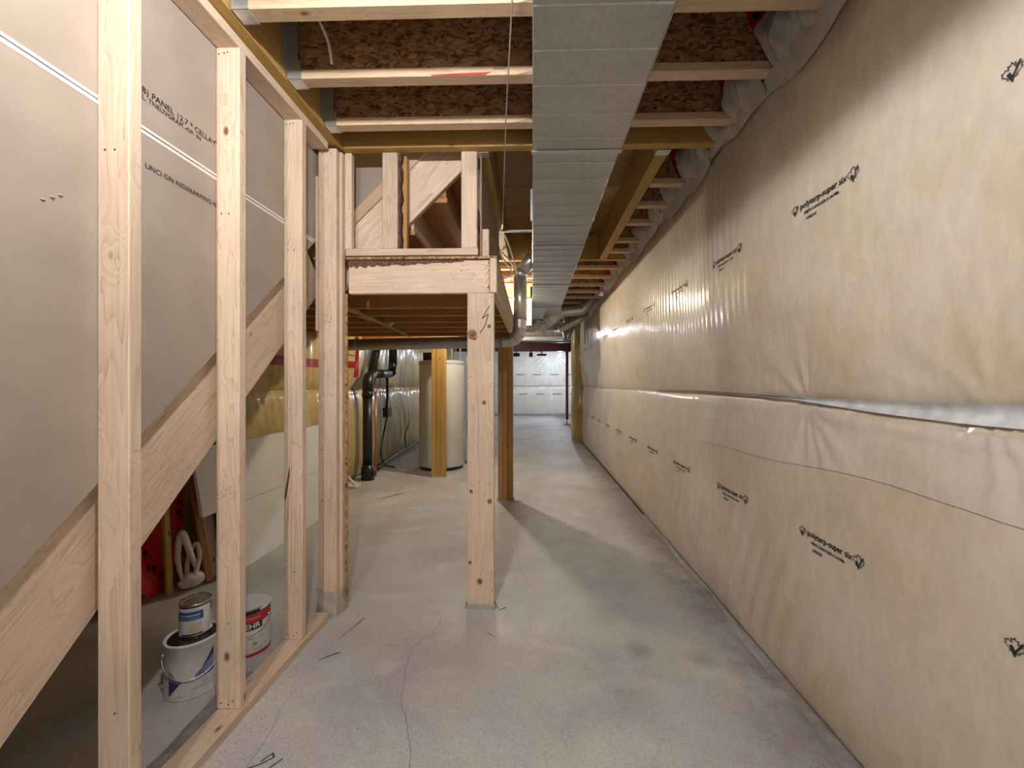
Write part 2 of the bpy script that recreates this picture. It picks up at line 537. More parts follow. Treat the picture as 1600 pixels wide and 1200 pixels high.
def tube(name, pts, r, mat, parent=None, seg=16, smooth=True, caps=True):
    pts = [Vector(p) for p in pts]
    n = len(pts)
    rr = r if isinstance(r, (list, tuple)) else [r] * n
    V, F = [], []
    ref = None
    for i, p in enumerate(pts):
        if i == 0: t = pts[1] - p
        elif i == n - 1: t = p - pts[i - 1]
        else: t = (pts[i + 1] - p).normalized() + (p - pts[i - 1]).normalized()
        t.normalize()
        if ref is None:
            ref = Vector((0, 0, 1)) if abs(t.z) < 0.9 else Vector((1, 0, 0))
        u = (ref - t * ref.dot(t)).normalized()
        ref = u
        v = t.cross(u)
        k = 1.0
        if 0 < i < n - 1:
            ca = (pts[i + 1] - p).normalized().dot((p - pts[i - 1]).normalized())
            k = 1.0 / max(0.6, math.sqrt((1 + ca) / 2))
        for j in range(seg):
            a = 2 * PI * j / seg
            V.append(p + (u * math.cos(a) + v * math.sin(a)) * rr[i] * (1 + (k - 1) * 0.5))
    for i in range(n - 1):
        for j in range(seg):
            j2 = (j + 1) % seg
            F.append([i * seg + j, i * seg + j2, (i + 1) * seg + j2, (i + 1) * seg + j])
    if caps:
        F.append(list(range(seg))[::-1])
        F.append([(n - 1) * seg + j for j in range(seg)])
    o = mesh(name, V, F, mat, parent)
    if smooth:
        o.data.polygons.foreach_set('use_smooth', [len(p.vertices) == 4 for p in o.data.polygons])
    return o

def lathe(name, prof, mat, parent=None, seg=40, at=(0, 0, 0), smooth=True):
    V, F = [], []
    n = len(prof)
    for (r, z) in prof:
        for j in range(seg):
            a = 2 * PI * j / seg
            V.append((r * math.cos(a), r * math.sin(a), z))
    for i in range(n - 1):
        for j in range(seg):
            j2 = (j + 1) % seg
            F.append([i * seg + j, i * seg + j2, (i + 1) * seg + j2, (i + 1) * seg + j])
    if prof[0][0] > 0: F.append(list(range(seg))[::-1])
    if prof[-1][0] > 0: F.append([(n - 1) * seg + j for j in range(seg)])
    o = mesh(name, V, F, mat, parent, M=Matrix.Translation(at)) if parent is None else None
    if o is None:
        me = bpy.data.meshes.new(name)
        me.from_pydata(V, [], F); me.update()
        o = finish(name, me, mat, parent, False, Matrix.Translation(at))
    if smooth:
        o.data.polygons.foreach_set('use_smooth', [len(p.vertices) == 4 and abs(p.normal.z) < 0.95 for p in o.data.polygons])
    return o

def curve_pts(ctrl, n=8):
    """Catmull-Rom through the control points"""
    P = [Vector(p) for p in ctrl]
    P = [P[0] * 2 - P[1]] + P + [P[-1] * 2 - P[-2]]
    out = []
    for i in range(1, len(P) - 2):
        for k in range(n):
            t = k / n
            a, b, c, d = P[i - 1:i + 3]
            out.append(0.5 * ((2 * b) + (c - a) * t + (2 * a - 5 * b + 4 * c - d) * t * t + (3 * b - a - 3 * c + d) * t ** 3))
    out.append(P[-2])
    return out

def strip2d(pts, wd):
    """thin ribbon along a 2-D polyline: verts, faces"""
    V, F = [], []
    for a, b in zip(pts[:-1], pts[1:]):
        a = np.array(a, float); b = np.array(b, float)
        d = b - a
        l = np.hypot(*d)
        if l == 0: continue
        d /= l
        nrm = np.array((-d[1], d[0])) * wd / 2
        e = d * wd * 0.35
        k = len(V)
        V += [tuple(a - e + nrm), tuple(a - e - nrm), tuple(b + e - nrm), tuple(b + e + nrm)]
        F.append([k, k + 1, k + 2, k + 3])
    return V, F

_txt = {}
def text2d(s, width):
    """flat lettering as 2-D verts and faces, scaled to the given width, starting at x = 0 on the baseline"""
    if s not in _txt:
        cu = bpy.data.curves.new('lettering', 'FONT')
        cu.body = s
        cu.resolution_u = 2
        o = bpy.data.objects.new('lettering', cu)
        C.objects.link(o)
        bpy.context.view_layer.update()
        dg = bpy.context.evaluated_depsgraph_get()
        me = bpy.data.meshes.new_from_object(o.evaluated_get(dg))
        V = [(v.co.x, v.co.y) for v in me.vertices]
        F = [list(p.vertices) for p in me.polygons]
        bpy.data.objects.remove(o)
        bpy.data.curves.remove(cu)
        bpy.data.meshes.remove(me)
        x0 = min(v[0] for v in V); x1 = max(v[0] for v in V)
        _txt[s] = ([((x - x0) / (x1 - x0), y / (x1 - x0)) for x, y in V], F)
    V, F = _txt[s]
    return [(x * width, y * width) for x, y in V], F

def join2d(parts):
    V, F = [], []
    for (v, f), (ox, oy) in parts:
        k = len(V)
        V += [(x + ox, y + oy) for x, y in v]
        F += [[k + i for i in q] for q in f]
    return V, F

def smooth01(x, a, b):
    t = np.clip((x - a) / (b - a), 0, 1)
    return t * t * (3 - 2 * t)

# ================================================================== SETTING
# ---- floor
floor = boxes_mesh('floor', [(-2.9, 2.9, -10.3, 10.3, -0.06, 0.06)], CONC)
floor.location = (0.3, 6.1, -0.06)
tag(floor, 'stained grey concrete basement slab with cracks', 'floor', kind='structure')

def crack(pts, wd, seed):
    rnd = random.Random(seed)
    P = []
    for a, b in zip(pts[:-1], pts[1:]):
        for k in range(5):
            t = k / 5
            P.append((a[0] + (b[0] - a[0]) * t + rnd.uniform(-.004, .004), a[1] + (b[1] - a[1]) * t + rnd.uniform(-.004, .004)))
    P.append(pts[-1])
    V, F = strip2d(P, wd)
    mesh('crack', [(x, y, 0.0006) for x, y in V], F, plain('crack_dirt', (0.20, 0.18, 0.17), 0.9), floor)
crack([(-0.486, 2.18), (-0.507, 2.055), (-0.573, 1.948), (-0.561, 1.819), (-0.535, 1.667), (-0.521, 1.6), (-0.487, 1.554), (-0.444, 1.455), (-0.418, 1.392), (-0.403, 1.334), (-0.36, 1.15), (-0.37, 0.9)], 0.0022, 1)
crack([(-0.979, 1.673), (-0.978, 1.572), (-0.944, 1.443), (-0.938, 1.32), (-0.939, 1.1)], 0.0020, 2)
crack([(-0.573, 1.948), (-0.72, 1.96), (-0.86, 1.955)], 0.0009, 3)
crack([(-0.12, 3.3), (-0.10, 2.9), (-0.03, 2.55)], 0.0015, 4)
crack([(-0.9, 4.3), (-0.75, 4.0), (-0.5, 3.85), (-0.35, 3.8)], 0.002, 5)
# marker strokes left on the slab
V, F = strip2d([(-0.905, 1.345), (-0.885, 1.375), (-0.872, 1.36), (-0.900, 1.335), (-0.93, 1.32), (-0.95, 1.30)], 0.005)
mesh('marker_stroke', [(x, y, 0.0007) for x, y in V], F, INK, floor)
V, F = strip2d([(-0.84, 1.355), (-0.87, 1.31), (-0.845, 1.32)], 0.005)
mesh('marker_stroke', [(x, y, 0.0007) for x, y in V], F, INK, floor)

# ---- insulated right wall
def ripple_noise(y, z, seed, fy, fz, n=7):
    rnd = np.random.RandomState(seed)
    s = 0
    for k in range(n):
        a = rnd.uniform(0.5, 1.5) * fy * rnd.choice([-1, 1]); b = rnd.uniform(0.4, 1.6) * fz
        s = s + np.sin(a * y + b * z + rnd.uniform(0, 6.28))
    return s / n

SEAM = 1.195
STAPLES = [(1.62, 1.175, 0.016), (0.98, 1.21, 0.014), (4.1, 1.21, 0.007), (2.9, 2.35, 0.006)]
def wall_x(y, z):
    y = np.asarray(y, float); z = np.asarray(z, float)
    up = z >= SEAM
    tu = np.clip((z - SEAM) / (2.60 - SEAM), 0, 1)
    tl = np.clip(z / SEAM, 0, 1)
    pu = np.sin(PI * tu) ** 0.42
    pl = np.sin(PI * tl) ** 0.36
    xu = 1.090 - 0.055 * pu - 0.030 * tu - 0.012 * smooth01(y, 1.5, 5.0) * tu
    xl = 1.090 - 0.042 * pl
    x = np.where(up, xu, xl)
    edge = np.where(up, pu, pl)
    x = x + edge * 0.010 * ripple_noise(y, z, 3, 2.6, 1.8)
    x = x + edge * 0.004 * ripple_noise(y, z, 5, 9.0, 5.0)
    # tight vertical puckers of the sheet on the upper half
    reg = smooth01(y, 1.75, 2.6) * (1 - smooth01(y, 7.5, 8.7)) * smooth01(z, 1.36, 1.75) * (1 - smooth01(z, 2.3, 2.55))
    reg = reg * (0.55 + 0.45 * (0.5 + 0.5 * np.clip(2 * ripple_noise(y, z * 0.3, 11, 3.5, 1.0), -1, 1)))
    ph = y * 2 * PI / 0.058 + 2.6 * np.sin(y * 7.1) + 1.4 * np.sin(z * 2.3 + y * 2.0)
    x = x + reg * 0.0026 * np.sin(ph)
    # loose folds low on the wall, running down to the slab
    reg2 = smooth01(y, 1.2, 1.9) * (1 - smooth01(y, 2.9, 3.6)) * (1 - smooth01(z, 0.25, 0.8)) * smooth01(z, 0.0, 0.12)
    x = x + reg2 * 0.005 * np.sin((y + z * 0.45) * 2 * PI / 0.13 + 1.5 * np.sin(3 * y))
    for (sy, sz, am) in STAPLES:
        dy, dz = y - sy, z - sz
        r = np.sqrt(dy * dy + dz * dz) + 1e-4
        th = np.arctan2(dz, dy)
        x = x + am * np.exp(-r / 0.16) * smooth01(r, 0.0, 0.09) * np.sin(13 * th + 2 * np.sin(3 * th)) * 0.55
    return x

def grid_mesh(name, us, vs_, fn, mat, parent=None, smooth=True):
    U, W = np.meshgrid(us, vs_, indexing='ij')
    P = np.stack(fn(U, W), -1).reshape(-1, 3)
    nu, nv = len(us), len(vs_)
    i = np.arange(nu - 1)[:, None] * nv + np.arange(nv - 1)[None, :]
    F = np.stack([i, i + nv, i + nv + 1, i + 1], -1).reshape(-1, 4)
    me = bpy.data.meshes.new(name)
    me.vertices.add(len(P)); me.vertices.foreach_set('co', P.ravel())
    me.loops.add(F.size); me.loops.foreach_set('vertex_index', F.ravel().astype(np.int32))
    me.polygons.add(len(F)); me.polygons.foreach_set('loop_start', (np.arange(len(F)) * 4).astype(np.int32))
    me.update(calc_edges=True)
    me.validate()
    return finish(name, me, mat, parent, smooth)

wall_r = bx('wall_right', 1.12, 1.32, -4.2, 8.75, 0, 2.87, CWALL, None, c=0)
tag(wall_r, 'long right-hand wall of beige insulation under printed clear poly', 'wall', kind='structure')
ys_fine = np.concatenate([np.arange(-4.0, 0.5, 0.05), np.arange(0.5, 8.76, 0.0105)])
def wr(Y, Zz):
    return (wall_x(Y, Zz), Y, Zz)
grid_mesh('insulation_blanket', ys_fine[::-1], np.linspace(SEAM + 0.0005, 2.60, 64), wr, POLYR, wall_r)
grid_mesh('insulation_blanket', ys_fine[::-1], np.linspace(0.004, SEAM - 0.0005, 44), wr, POLYR, wall_r)
# the bluish strip of bare sheet along the seam and the second sheet lapped below it
def seam_w(Y):
    return 0.048 * (1 - smooth01(Y, 0.9, 2.0)) + 0.004
def strip_fn(Y, T):
    z = 1.212 - T * seam_w(Y) + 0.004 * np.sin(Y * 3.0)
    return (1.062 + 0.012 * np.sin(T * PI) + 0.002 * np.sin(Y * 23), Y, z)
grid_mesh('seam_strip', np.arange(-4.0, 3.6, 0.03)[::-1], np.linspace(0, 1, 6), strip_fn, STRIP, wall_r)
def lap_fn(Y, T):
    zt = 1.185 - seam_w(Y) * 0.9
    zb = 0.955 - 0.055 * smooth01(Y, 1.2, 2.7) + 0.008 * np.sin(Y * 6)
    z = zt + (zb - zt) * T
    return (wall_x(Y, z) - 0.0035 - 0.006 * (1 - T) * (T < 0.2), Y, z)
grid_mesh('lapped_sheet', np.arange(-4.0, 2.66, 0.012)[::-1], np.linspace(0, 1, 14), lap_fn, LAP, wall_r)
# dark gap and sheet turned out on the slab at the foot of the wall
def foot_fn(Y, T):
    wd = 0.035 + 0.02 * np.sin(Y * 1.7) + 0.01 * np.sin(Y * 7)
    return (1.075 - T * wd * 1.25, Y, 0.010 - 0.0080 * T + 0.003 * np.sin(T * PI) * (1 + np.sin(Y * 9)))
grid_mesh('foot_strip', np.arange(-4.0, 4.0, 0.04)[::-1], np.linspace(0, 1, 5), foot_fn, FSTRIP, wall_r)
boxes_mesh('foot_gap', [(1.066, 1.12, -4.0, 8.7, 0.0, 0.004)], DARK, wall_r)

# printed lettering, wrapped on the sheet
LEAF = [(0, 1), (.14, .70), (.36, .80), (.28, .38), (.62, .58), (.68, .42), (.95, .40), (.82, .12), (.92, .02), (.42, -.38), (.46, -.56), (.06, -.50), (.05, -.95)]
LEAF = LEAF + [(-x, y) for x, y in LEAF[::-1]] + [LEAF[0]]
def leaf2d(s):
    o = strip2d([(x * s, y * s) for x, y in LEAF], s * 0.085)
    k = strip2d([(-.30 * s, -.05 * s), (-.02 * s, -.62 * s)], s * 0.36)
    k2 = strip2d([(-.02 * s, -.62 * s), (.75 * s, .72 * s)], s * 0.20)
    return join2d([(o, (0, 0)), (k, (0, 0)), (k2, (0, 0))])
def bold(v, f, d):
    """thicken flat lettering by laying shifted copies over it"""
    return join2d([((v, f), o) for o in ((-d, 0), (d, 0), (0, d), (0, -d))])
PV, PF = join2d([
    (leaf2d(0.021), (0.0, 0.006)), (bold(*text2d('polytarp-super six', 0.225), 0.0009), (0.030, 0.0)),
    (leaf2d(0.025), (0.282, 0.006)), (bold(*text2d('MEETS CAN/CGSB 51.34-M86', 0.170), 0.0006), (0.050, -0.025)),
    (bold(*text2d('14902W', 0.052), 0.0005), (0.060, -0.050))])
for zc, y0 in ((1.92, 0.760), (0.682, 0.775)):
    for k in range(-1, 12):
        yc = y0 + 0.708 * k
        if yc > 8.6: break
        a = np.array(PV)
        yy = yc + 0.141 - a[:, 0]
        zz = zc + a[:, 1]
        xx = wall_x(yy, zz) - 0.0022
        mesh('printed_lettering', np.stack([xx, yy, zz], -1).tolist(), PF, INK, wall_r)

# ---- short insulated return at the far end of the right wall, then the wider room behind it
pil = bx('wall_return', 0.90, 1.32, 8.78, 9.10, 0, 2.55, CWALL, None, c=0)
tag(pil, 'short yellowish insulated return at the far end of the right wall', 'wall', kind='structure')
def pilf(z0, z1):
    def fn(S, T):
        z = z0 + (z1 - z0) * T
        b = np.sin(PI * np.clip(T, 0, 1)) ** 0.5 * 0.05
        ang = S * PI / 2
        x = 1.06 - 0.0 * S - (0.19 + b * 0.4) * np.sin(ang) ** 0.5
        y = 8.76 + 0.02 - b * np.cos(ang) ** 0.5 + 0.30 * (1 - np.cos(ang) ** 0.6) + 0.008 * np.sin(S * 9 + z * 6)
        return (x, y, z)
    return fn
grid_mesh('insulation_blanket', np.linspace(0, 1, 24), np.linspace(0, 1, 24), pilf(0.01, 1.19), POLYY, pil)
grid_mesh('insulation_blanket', np.linspace(0, 1, 24), np.linspace(0, 1, 24), pilf(1.20, 2.55), POLYY, pil)
wrf = bx('wall_right_far', 3.0, 3.2, 9.1, 16.4, 0, 2.87, POLYW, None, c=0)
tag(wrf, 'far right wall of the wider end of the basement', 'wall', kind='structure')
wrn = bx('wall_right_nook', 1.32, 3.2, 8.9, 9.1, 0, 2.87, POLYW, None, c=0)
tag(wrn, 'side wall of the wider end of the basement behind the return', 'wall', kind='structure')

# ---- far wall
wf = bx('wall_far', -2.6, 3.2, 16.2, 16.4, 0, 2.87, CWALL, None, c=0)
tag(wf, 'far end wall of pale insulation under clear poly', 'wall', kind='structure')
def farf(z0, z1, seed):
    def fn(Xx, T):
        z = z0 + (z1 - z0) * T
        y = 16.19 - 0.06 * np.sin(PI * np.clip(T, 0, 1)) ** 0.4
        fan = np.exp(-((Xx - 0.7) / 0.8) ** 2)
        th = np.arctan2(z - 2.55, Xx - 0.75)
        y = y + 0.010 * fan * np.sin(26 * th + seed) + 0.006 * ripple_noise(Xx, z, seed, 8, 3)
        return (Xx, y, z)
    return fn
grid_mesh('insulation_blanket', np.linspace(-2.6, 3.0, 260), np.linspace(0, 1, 36), farf(0.06, 1.16, 3), POLYW, wf)
grid_mesh('insulation_blanket', np.linspace(-2.6, 3.0, 260), np.linspace(0, 1, 36), farf(1.18, 2.56, 8), POLYW, wf)
for zc in (1.62, 0.86):
    for k in range(6):
        v, f = text2d('polytarp-super six', 0.34)
        v, f = bold(v, f, 0.002)
        x0 = -0.62 + 0.66 * k + (0.1 if zc < 1 else 0)
        mesh('printed_lettering', [(x0 + x, 16.108, zc + y) for x, y in v], f, INK, wf)

# ---- left foundation wall
wl = bx('wall_left', -2.6, -2.42, -4.2, 16.4, 0, 2.87, CWALL, None, c=0)
tag(wl, 'left foundation wall of yellow insulation under clear poly', 'wall', kind='structure')
def wall_lx(y, z):
    up = z >= 1.2
    t = np.where(up, np.clip((z - 1.2) / 1.4, 0, 1), np.clip(z / 1.2, 0, 1))
    x = -2.40 + 0.09 * np.sin(PI * t) ** 0.45
    x = x + 0.022 * ripple_noise(y, z, 21, 6, 3) + 0.010 * ripple_noise(y, z, 23, 24, 4) + 0.004 * np.sin(y * 2 * PI / 0.11 + 3 * np.sin(2.2 * y) + z * 3)
    return x
for (z0, z1) in ((0.03, 1.199), (1.201, 2.6)):
    grid_mesh('insulation_blanket', np.arange(-1.0, 12.0, 0.03), np.linspace(z0, z1, 30), lambda Y, Zz: (wall_lx(Y, Zz), Y, Zz), POLYY, wl)
def tape_fn(Y, T):
    z = 1.455 + 0.085 * T + 0.02 * np.sin(Y * 1.3)
    return (wall_lx(Y, z) + 0.004, Y, z)
tag(grid_mesh('red_tape_strip', np.arange(1.5, 5.45, 0.04), np.linspace(0, 1, 3), tape_fn, TAPEP, wl), 'red sheathing tape along a poly joint')
def tape_fn2(T, Zz):
    y = 5.30 + 0.10 * T
    return (wall_lx(y, Zz) + 0.006, y, Zz)
grid_mesh('red_tape_strip', np.linspace(0, 1, 3), np.linspace(1.35, 1.95, 12), tape_fn2, TAPEP, wl)
for yy, zz in ((4.55, 0.86), (6.2, 0.86), (6.75, 0.86), (5.05, 1.62)):
    v, f = bold(*text2d('polytarp-super six', 0.225), 0.0008)
    a = np.array(v)
    ya = yy + a[:, 0]; za = zz + a[:, 1]
    mesh('printed_lettering', np.stack([wall_lx(ya, za) + 0.006, ya, za], -1).tolist(), f, INK, wl)

wb = bx('wall_back', -2.6, 1.32, -4.4, -4.2, 0, 2.87, CWALL, None, c=0)
tag(wb, 'concrete wall closing the basement behind the viewer', 'wall', kind='structure')

# ---- ceiling: subfloor, I-joists, headers and trimmers
ceil = empty('ceiling', (0, 2, 2.57), 'unfinished joist ceiling of wooden I-joists under subfloor', 'ceiling', kind='structure')
y = -4.2
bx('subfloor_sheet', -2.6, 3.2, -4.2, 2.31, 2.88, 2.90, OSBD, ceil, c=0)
ye = 2.31
for wdt in (0.46, 0.53, 0.36, 0.26, 0.63, 0.5):
    bx('subfloor_board', -2.6, 3.2, ye + 0.002, ye + wdt - 0.002, 2.845, 2.873, SUBF, ceil, c=0.002)
    ye += wdt
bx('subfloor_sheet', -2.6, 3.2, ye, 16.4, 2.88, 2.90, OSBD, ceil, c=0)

def i_joist(x0, x1, yn, hanger=False, tape=False, wd=0.058):
    """yn: near face of the flanges; the web is the part, flanges and hanger its pieces"""
    web = bx('i_joist', x0, x1, yn + wd / 2 - 0.005, yn + wd / 2 + 0.005, 2.606, 2.842, OSB, ceil, c=0)
    bx('bottom_flange', x0, x1, yn, yn + wd, 2.57, 2.608, PINE2, web)
    bx('top_flange', x0, x1, yn, yn + wd, 2.842, 2.879, PINE2, web)
    if tape:
        fx = x1
        mesh('red_tape_patch', [(fx - .17, yn + wd / 2 - .007, 2.84), (fx + .02, yn + wd / 2 - .007, 2.84), (fx + .02, yn + wd / 2 - .007, 2.609), (fx - .06, yn + wd / 2 - .007, 2.609)], [[0, 3, 2, 1]], TAPE, web)
    if hanger:
        hx = x0
        boxes_mesh('joist_hanger', [
            (hx - 0.004, hx + 0.055, yn - 0.003, yn + wd + 0.003, 2.5665, 2.5695),
            (hx - 0.004, hx + 0.055, yn - 0.004, yn - 0.0005, 2.5665, 2.64),
            (hx - 0.004, hx + 0.055, yn + wd + 0.0005, yn + wd + 0.004, 2.5665, 2.64),
            (hx - 0.004, hx + 0.040, yn - 0.004, yn - 0.0005, 2.64, 2.82),
            (hx - 0.010, hx - 0.004, yn - 0.035, yn + wd + 0.035, 2.60, 2.85)], GALVB, web)
    return web
JY = [1.404, 1.731, 2.048]
j = 1.404 - 0.326
near = []
while j > -4.1:
    near.append(j); j -= 0.326
for yn in JY:
    i_joist(-1.045, 1.06, yn, True, True)
for yn in near:
    i_joist(-1.045, 1.06, yn, True, True)
jj = i_joist.__name__
# red chalk smear and pencilled marks on the second flange
fl = [o for o in bpy.data.objects if o.name.startswith('i_joist')][1]
mesh('red_smear', [(-0.42, 1.7305, 2.570), (-0.20, 1.7305, 2.570), (-0.17, 1.7305, 2.582), (-0.30, 1.7305, 2.579), (-0.44, 1.7305, 2.574)], [[0, 1, 2, 3, 4]], REDCHALK, fl)
boxes_mesh('grade_stamp', [(-0.165, -0.115, 1.7303, 1.7306, 2.592, 2.598)], GINK, fl)
# header carrying the joist ends over the stud wall, headers of the framed opening, trimmers
bx('stair_header', -1.140, -1.056, -4.2, 2.25, 2.566, 2.86, YPINE, ceil)
bx('opening_header', -2.4, 1.04, 2.250, 2.305, 2.57, 2.842, YPINE, ceil)
bx('opening_header', -2.4, 0.99, 4.33, 4.385, 2.57, 2.842, YPINE, ceil)
tr = []
for (xa, xb) in ((-0.315, -0.250), (0.700, 0.772)):
    t = bx('trimmer_joist', xa, xb, 2.31, 4.325, 2.57, 2.842, YPINE, ceil)
    boxes_mesh('hanger_plate', [(xa - 0.003, xb + 0.003, 2.307, 2.36, 2.566, 2.5695), (xa - 0.004, xa - 0.001, 2.307, 2.36, 2.566, 2.66), (xb + 0.001, xb + 0.004, 2.307, 2.36, 2.566, 2.66)], GALVB, t)
for yn in (2.70, 3.03, 3.36, 3.78, 4.08):
    i_joist(0.776, 1.03, yn, False, True)
yn = 4.66
while yn < 16:
    i_joist(-2.4, (0.99 if yn < 8.7 else 3.0), yn, False, yn < 8.7)
    yn += 0.40
# crumpled poly turned up into the joist bays along the right wall
bays = sorted([n for n in near if n > 0.0] + JY + [2.25, 2.70, 3.03, 3.36, 3.78, 4.08, 4.33, 4.66, 5.06, 5.46, 5.86, 6.26])
for a, b in zip(bays[:-1], bays[1:]):
    y0, y1 = a + 0.062, b - 0.004
    if y1 - y0 < 0.05: continue
    sd = random.randint(0, 999)
    def fl_fn(Y, T, sd=sd, y0=y0, y1=y1):
        z = 2.525 + T * 0.33
        x = 1.030 - 0.03 * T - 0.085 * np.sin(PI * np.clip(T * 1.1, 0, 1)) * (0.5 + 0.5 * (Y - y0) / (y1 - y0))
        x = x + 0.034 * ripple_noise(Y, z, sd, 36, 16, 7) + 0.022 * ripple_noise(Y, z, sd + 1, 85, 40, 7)
        return (x - 0.012 * (T < 0.01), Y, z)
    grid_mesh('poly_flap', np.linspace(y0, y1, 26)[::-1], np.linspace(0, 1, 26), fl_fn, FLAP, wall_r)
# the loose edge of sheet hanging just below the joist ends
def edge_fn(Y, T):
    z = 2.57 - T * (0.07 + 0.03 * np.sin(Y * 5.1) + 0.02 * np.sin(Y * 13))
    x = wall_x(Y, np.minimum(z, 2.59)) - 0.012 - 0.035 * (1 - T) + 0.010 * ripple_noise(Y, z, 77, 22, 10)
    return (x, Y, z)
grid_mesh('poly_edge', np.arange(0.3, 6.2, 0.02)[::-1], np.linspace(0, 1, 8), edge_fn, FLAP, wall_r)

# ---- stud wall with drywall on its stair side
sw = empty('wall_stud_partition', (-1.145, 1.2, 0), 'open stud partition beside the stairs, drywall backing visible between studs', 'wall', kind='structure')
XL, XR = -1.190, -1.101
bx('bottom_plate', XL + 0.005, XR + 0.012, -1.5, 2.165, 0.0, 0.038, PINE, sw)
bx('top_plate', XL, XR, -1.5, 2.18, 2.526, 2.564, PINE, sw)
def nails(parent, pts):
    V, F = [], []
    for (p, n) in pts:
        p = Vector(p); n = Vector(n)
        u = n.orthogonal().normalized(); v = n.cross(u)
        k = len(V)
        for q in range(8):
            a = q * PI / 4
            V.append(p + n * 0.0006 + (u * math.cos(a) + v * math.sin(a)) * 0.0034)
        F.append([k + q for q in range(8)])
    return tag(mesh('nail_heads', V, F, NAIL, parent), kind='stuff')
SY = [-0.59, -0.17, 0.25, 0.67, 1.090, 1.510, 1.930]
for k, ys in enumerate(SY):
    s = bx('stud', XL, XR, ys, ys + 0.038, 0.038, 2.526, PINE, sw, c=0.003)
    if k >= 3:
        f = (0, -1, 0)
        nails(s, [((XL + 0.02, ys, 0.06), f), ((XL + 0.048, ys, 0.055), f), ((XL + 0.064, ys, 0.07), f), ((XL + 0.012, ys, 2.50), f), ((XL + 0.032, ys, 2.503), f), ((XL + 0.045, ys, 2.506), f),
                  ((XL + 0.05, ys, 0.36), f), ((XL + 0.05, ys, 1.9), f), ((XL + 0.022, ys, 1.9), f)])
    if k == 6:
        mesh('resin_streak', [(x, ys - 0.0006, z) for x, z in ((-1.186, 0.700), (-1.178, 0.715), (-1.170, 0.76), (-1.160, 0.83), (-1.158, 0.87), (-1.166, 0.845), (-1.176, 0.785), (-1.184, 0.725))], [list(range(8))[::-1]], plain('resin', (0.13, 0.05, 0.035), 0.5, noise=0.3, nscale=90), s)
        V, F = strip2d([(-1.150, 0.32), (-1.153, 0.6), (-1.152, 0.85), (-1.156, 1.1), (-1.158, 1.3)], 0.0016)
        mesh('drying_crack', [(x, ys - 0.0005, z) for x, z in V], F, DINK, s)
        V, F = strip2d([(-1.150, 0.985), (-1.125, 0.975), (-1.104, 0.955)], 0.002)
        mesh('drying_crack', [(x, ys - 0.0005, z) for x, z in V], F, DINK, s)
    if k == 5:
        rnd = random.Random(4)
        bl = []
        for r in range(6):
            for q in range(10):
                if rnd.random() < 0.62:
                    x = XL + 0.004 + q * 0.0078; z = 0.826 + r * 0.009
                    bl.append((x, x + rnd.uniform(.002, .006), ys - 0.0004, ys + 0.001, z, z + 0.0035))
        boxes_mesh('grade_stamp', bl, GINK, s)
# drywall sheets: upper one a full strip, lower one cut along the stair
gy0, gx0, gx1 = -1.5, -1.203, -1.1905
bx('drywall_sheet', gx0, gx1, gy0, 2.26, 2.046, 2.525, PAPER, sw, c=0)
def dl(yv): return 0.968 + 0.937 * (yv - 1.071)
zs = 2.034
yt = 1.071 + (zs - 0.968) / 0.937
yb = 1.071 + (0.02 - 0.968) / 0.937
def prism_x(name, poly_, x0, x1, mat, parent):
    n = len(poly_)
    V = [(x0, a, b) for a, b in poly_] + [(x1, a, b) for a, b in poly_]
    F = [list(range(n))[::-1], [n + i for i in range(n)]] + [[i, (i + 1) % n, n + (i + 1) % n, n + i] for i in range(n)]
    return mesh(name, V, F, mat, parent)
prism_x('drywall_sheet', [(gy0, 0.02), (yb, 0.02), (yt, zs), (gy0, zs)], gx0, gx1, PAPER, sw)
boxes_mesh('drywall_edge', [(gx1 - 0.012, gx1 + 0.0012, gy0, 2.25, 2.0415, 2.050), (gx1 - 0.012, gx1 + 0.0012, gy0, 2.2, 2.0265, 2.0365)], GYPE, sw)
boxes_mesh('drywall_joint', [(gx1 - 0.012, gx1 - 0.0005, gy0, 2.2, 2.036, 2.0405)], GALVD, sw)
def dry_print(txt, wd, y0_, z0_):
    v, f = bold(*text2d(txt, wd), 0.0005)
    mesh('printed_lettering', [(gx1 + 0.0006, y0_ + x, z0_ + yy) for x, yy in v], f, DINK, sw)
dry_print('(GB) PANEL 12.7 * CELLAYTRE USURA', 0.46, 1.19, 2.152)
dry_print('MTL. TNEUVGRAM -OP- IN', 0.25, 1.19, 2.131)
dry_print('UNCI ON NIDERARYING NOM.CD', 0.36, 1.23, 1.925)
dry_print('CGC', 0.05, 1.58, 1.82)
# small torn spots in the paper on the leftmost sheet
for (yy, zz) in ((0.965, 1.708), (0.985, 1.722), (1.002, 1.735)):
    lathe('torn_spot', [(0.006, 0.0), (0.004, 0.002), (0.0015, 0.0025)], WHITEP, sw, 8, (gx1 + 0.0, yy, zz))
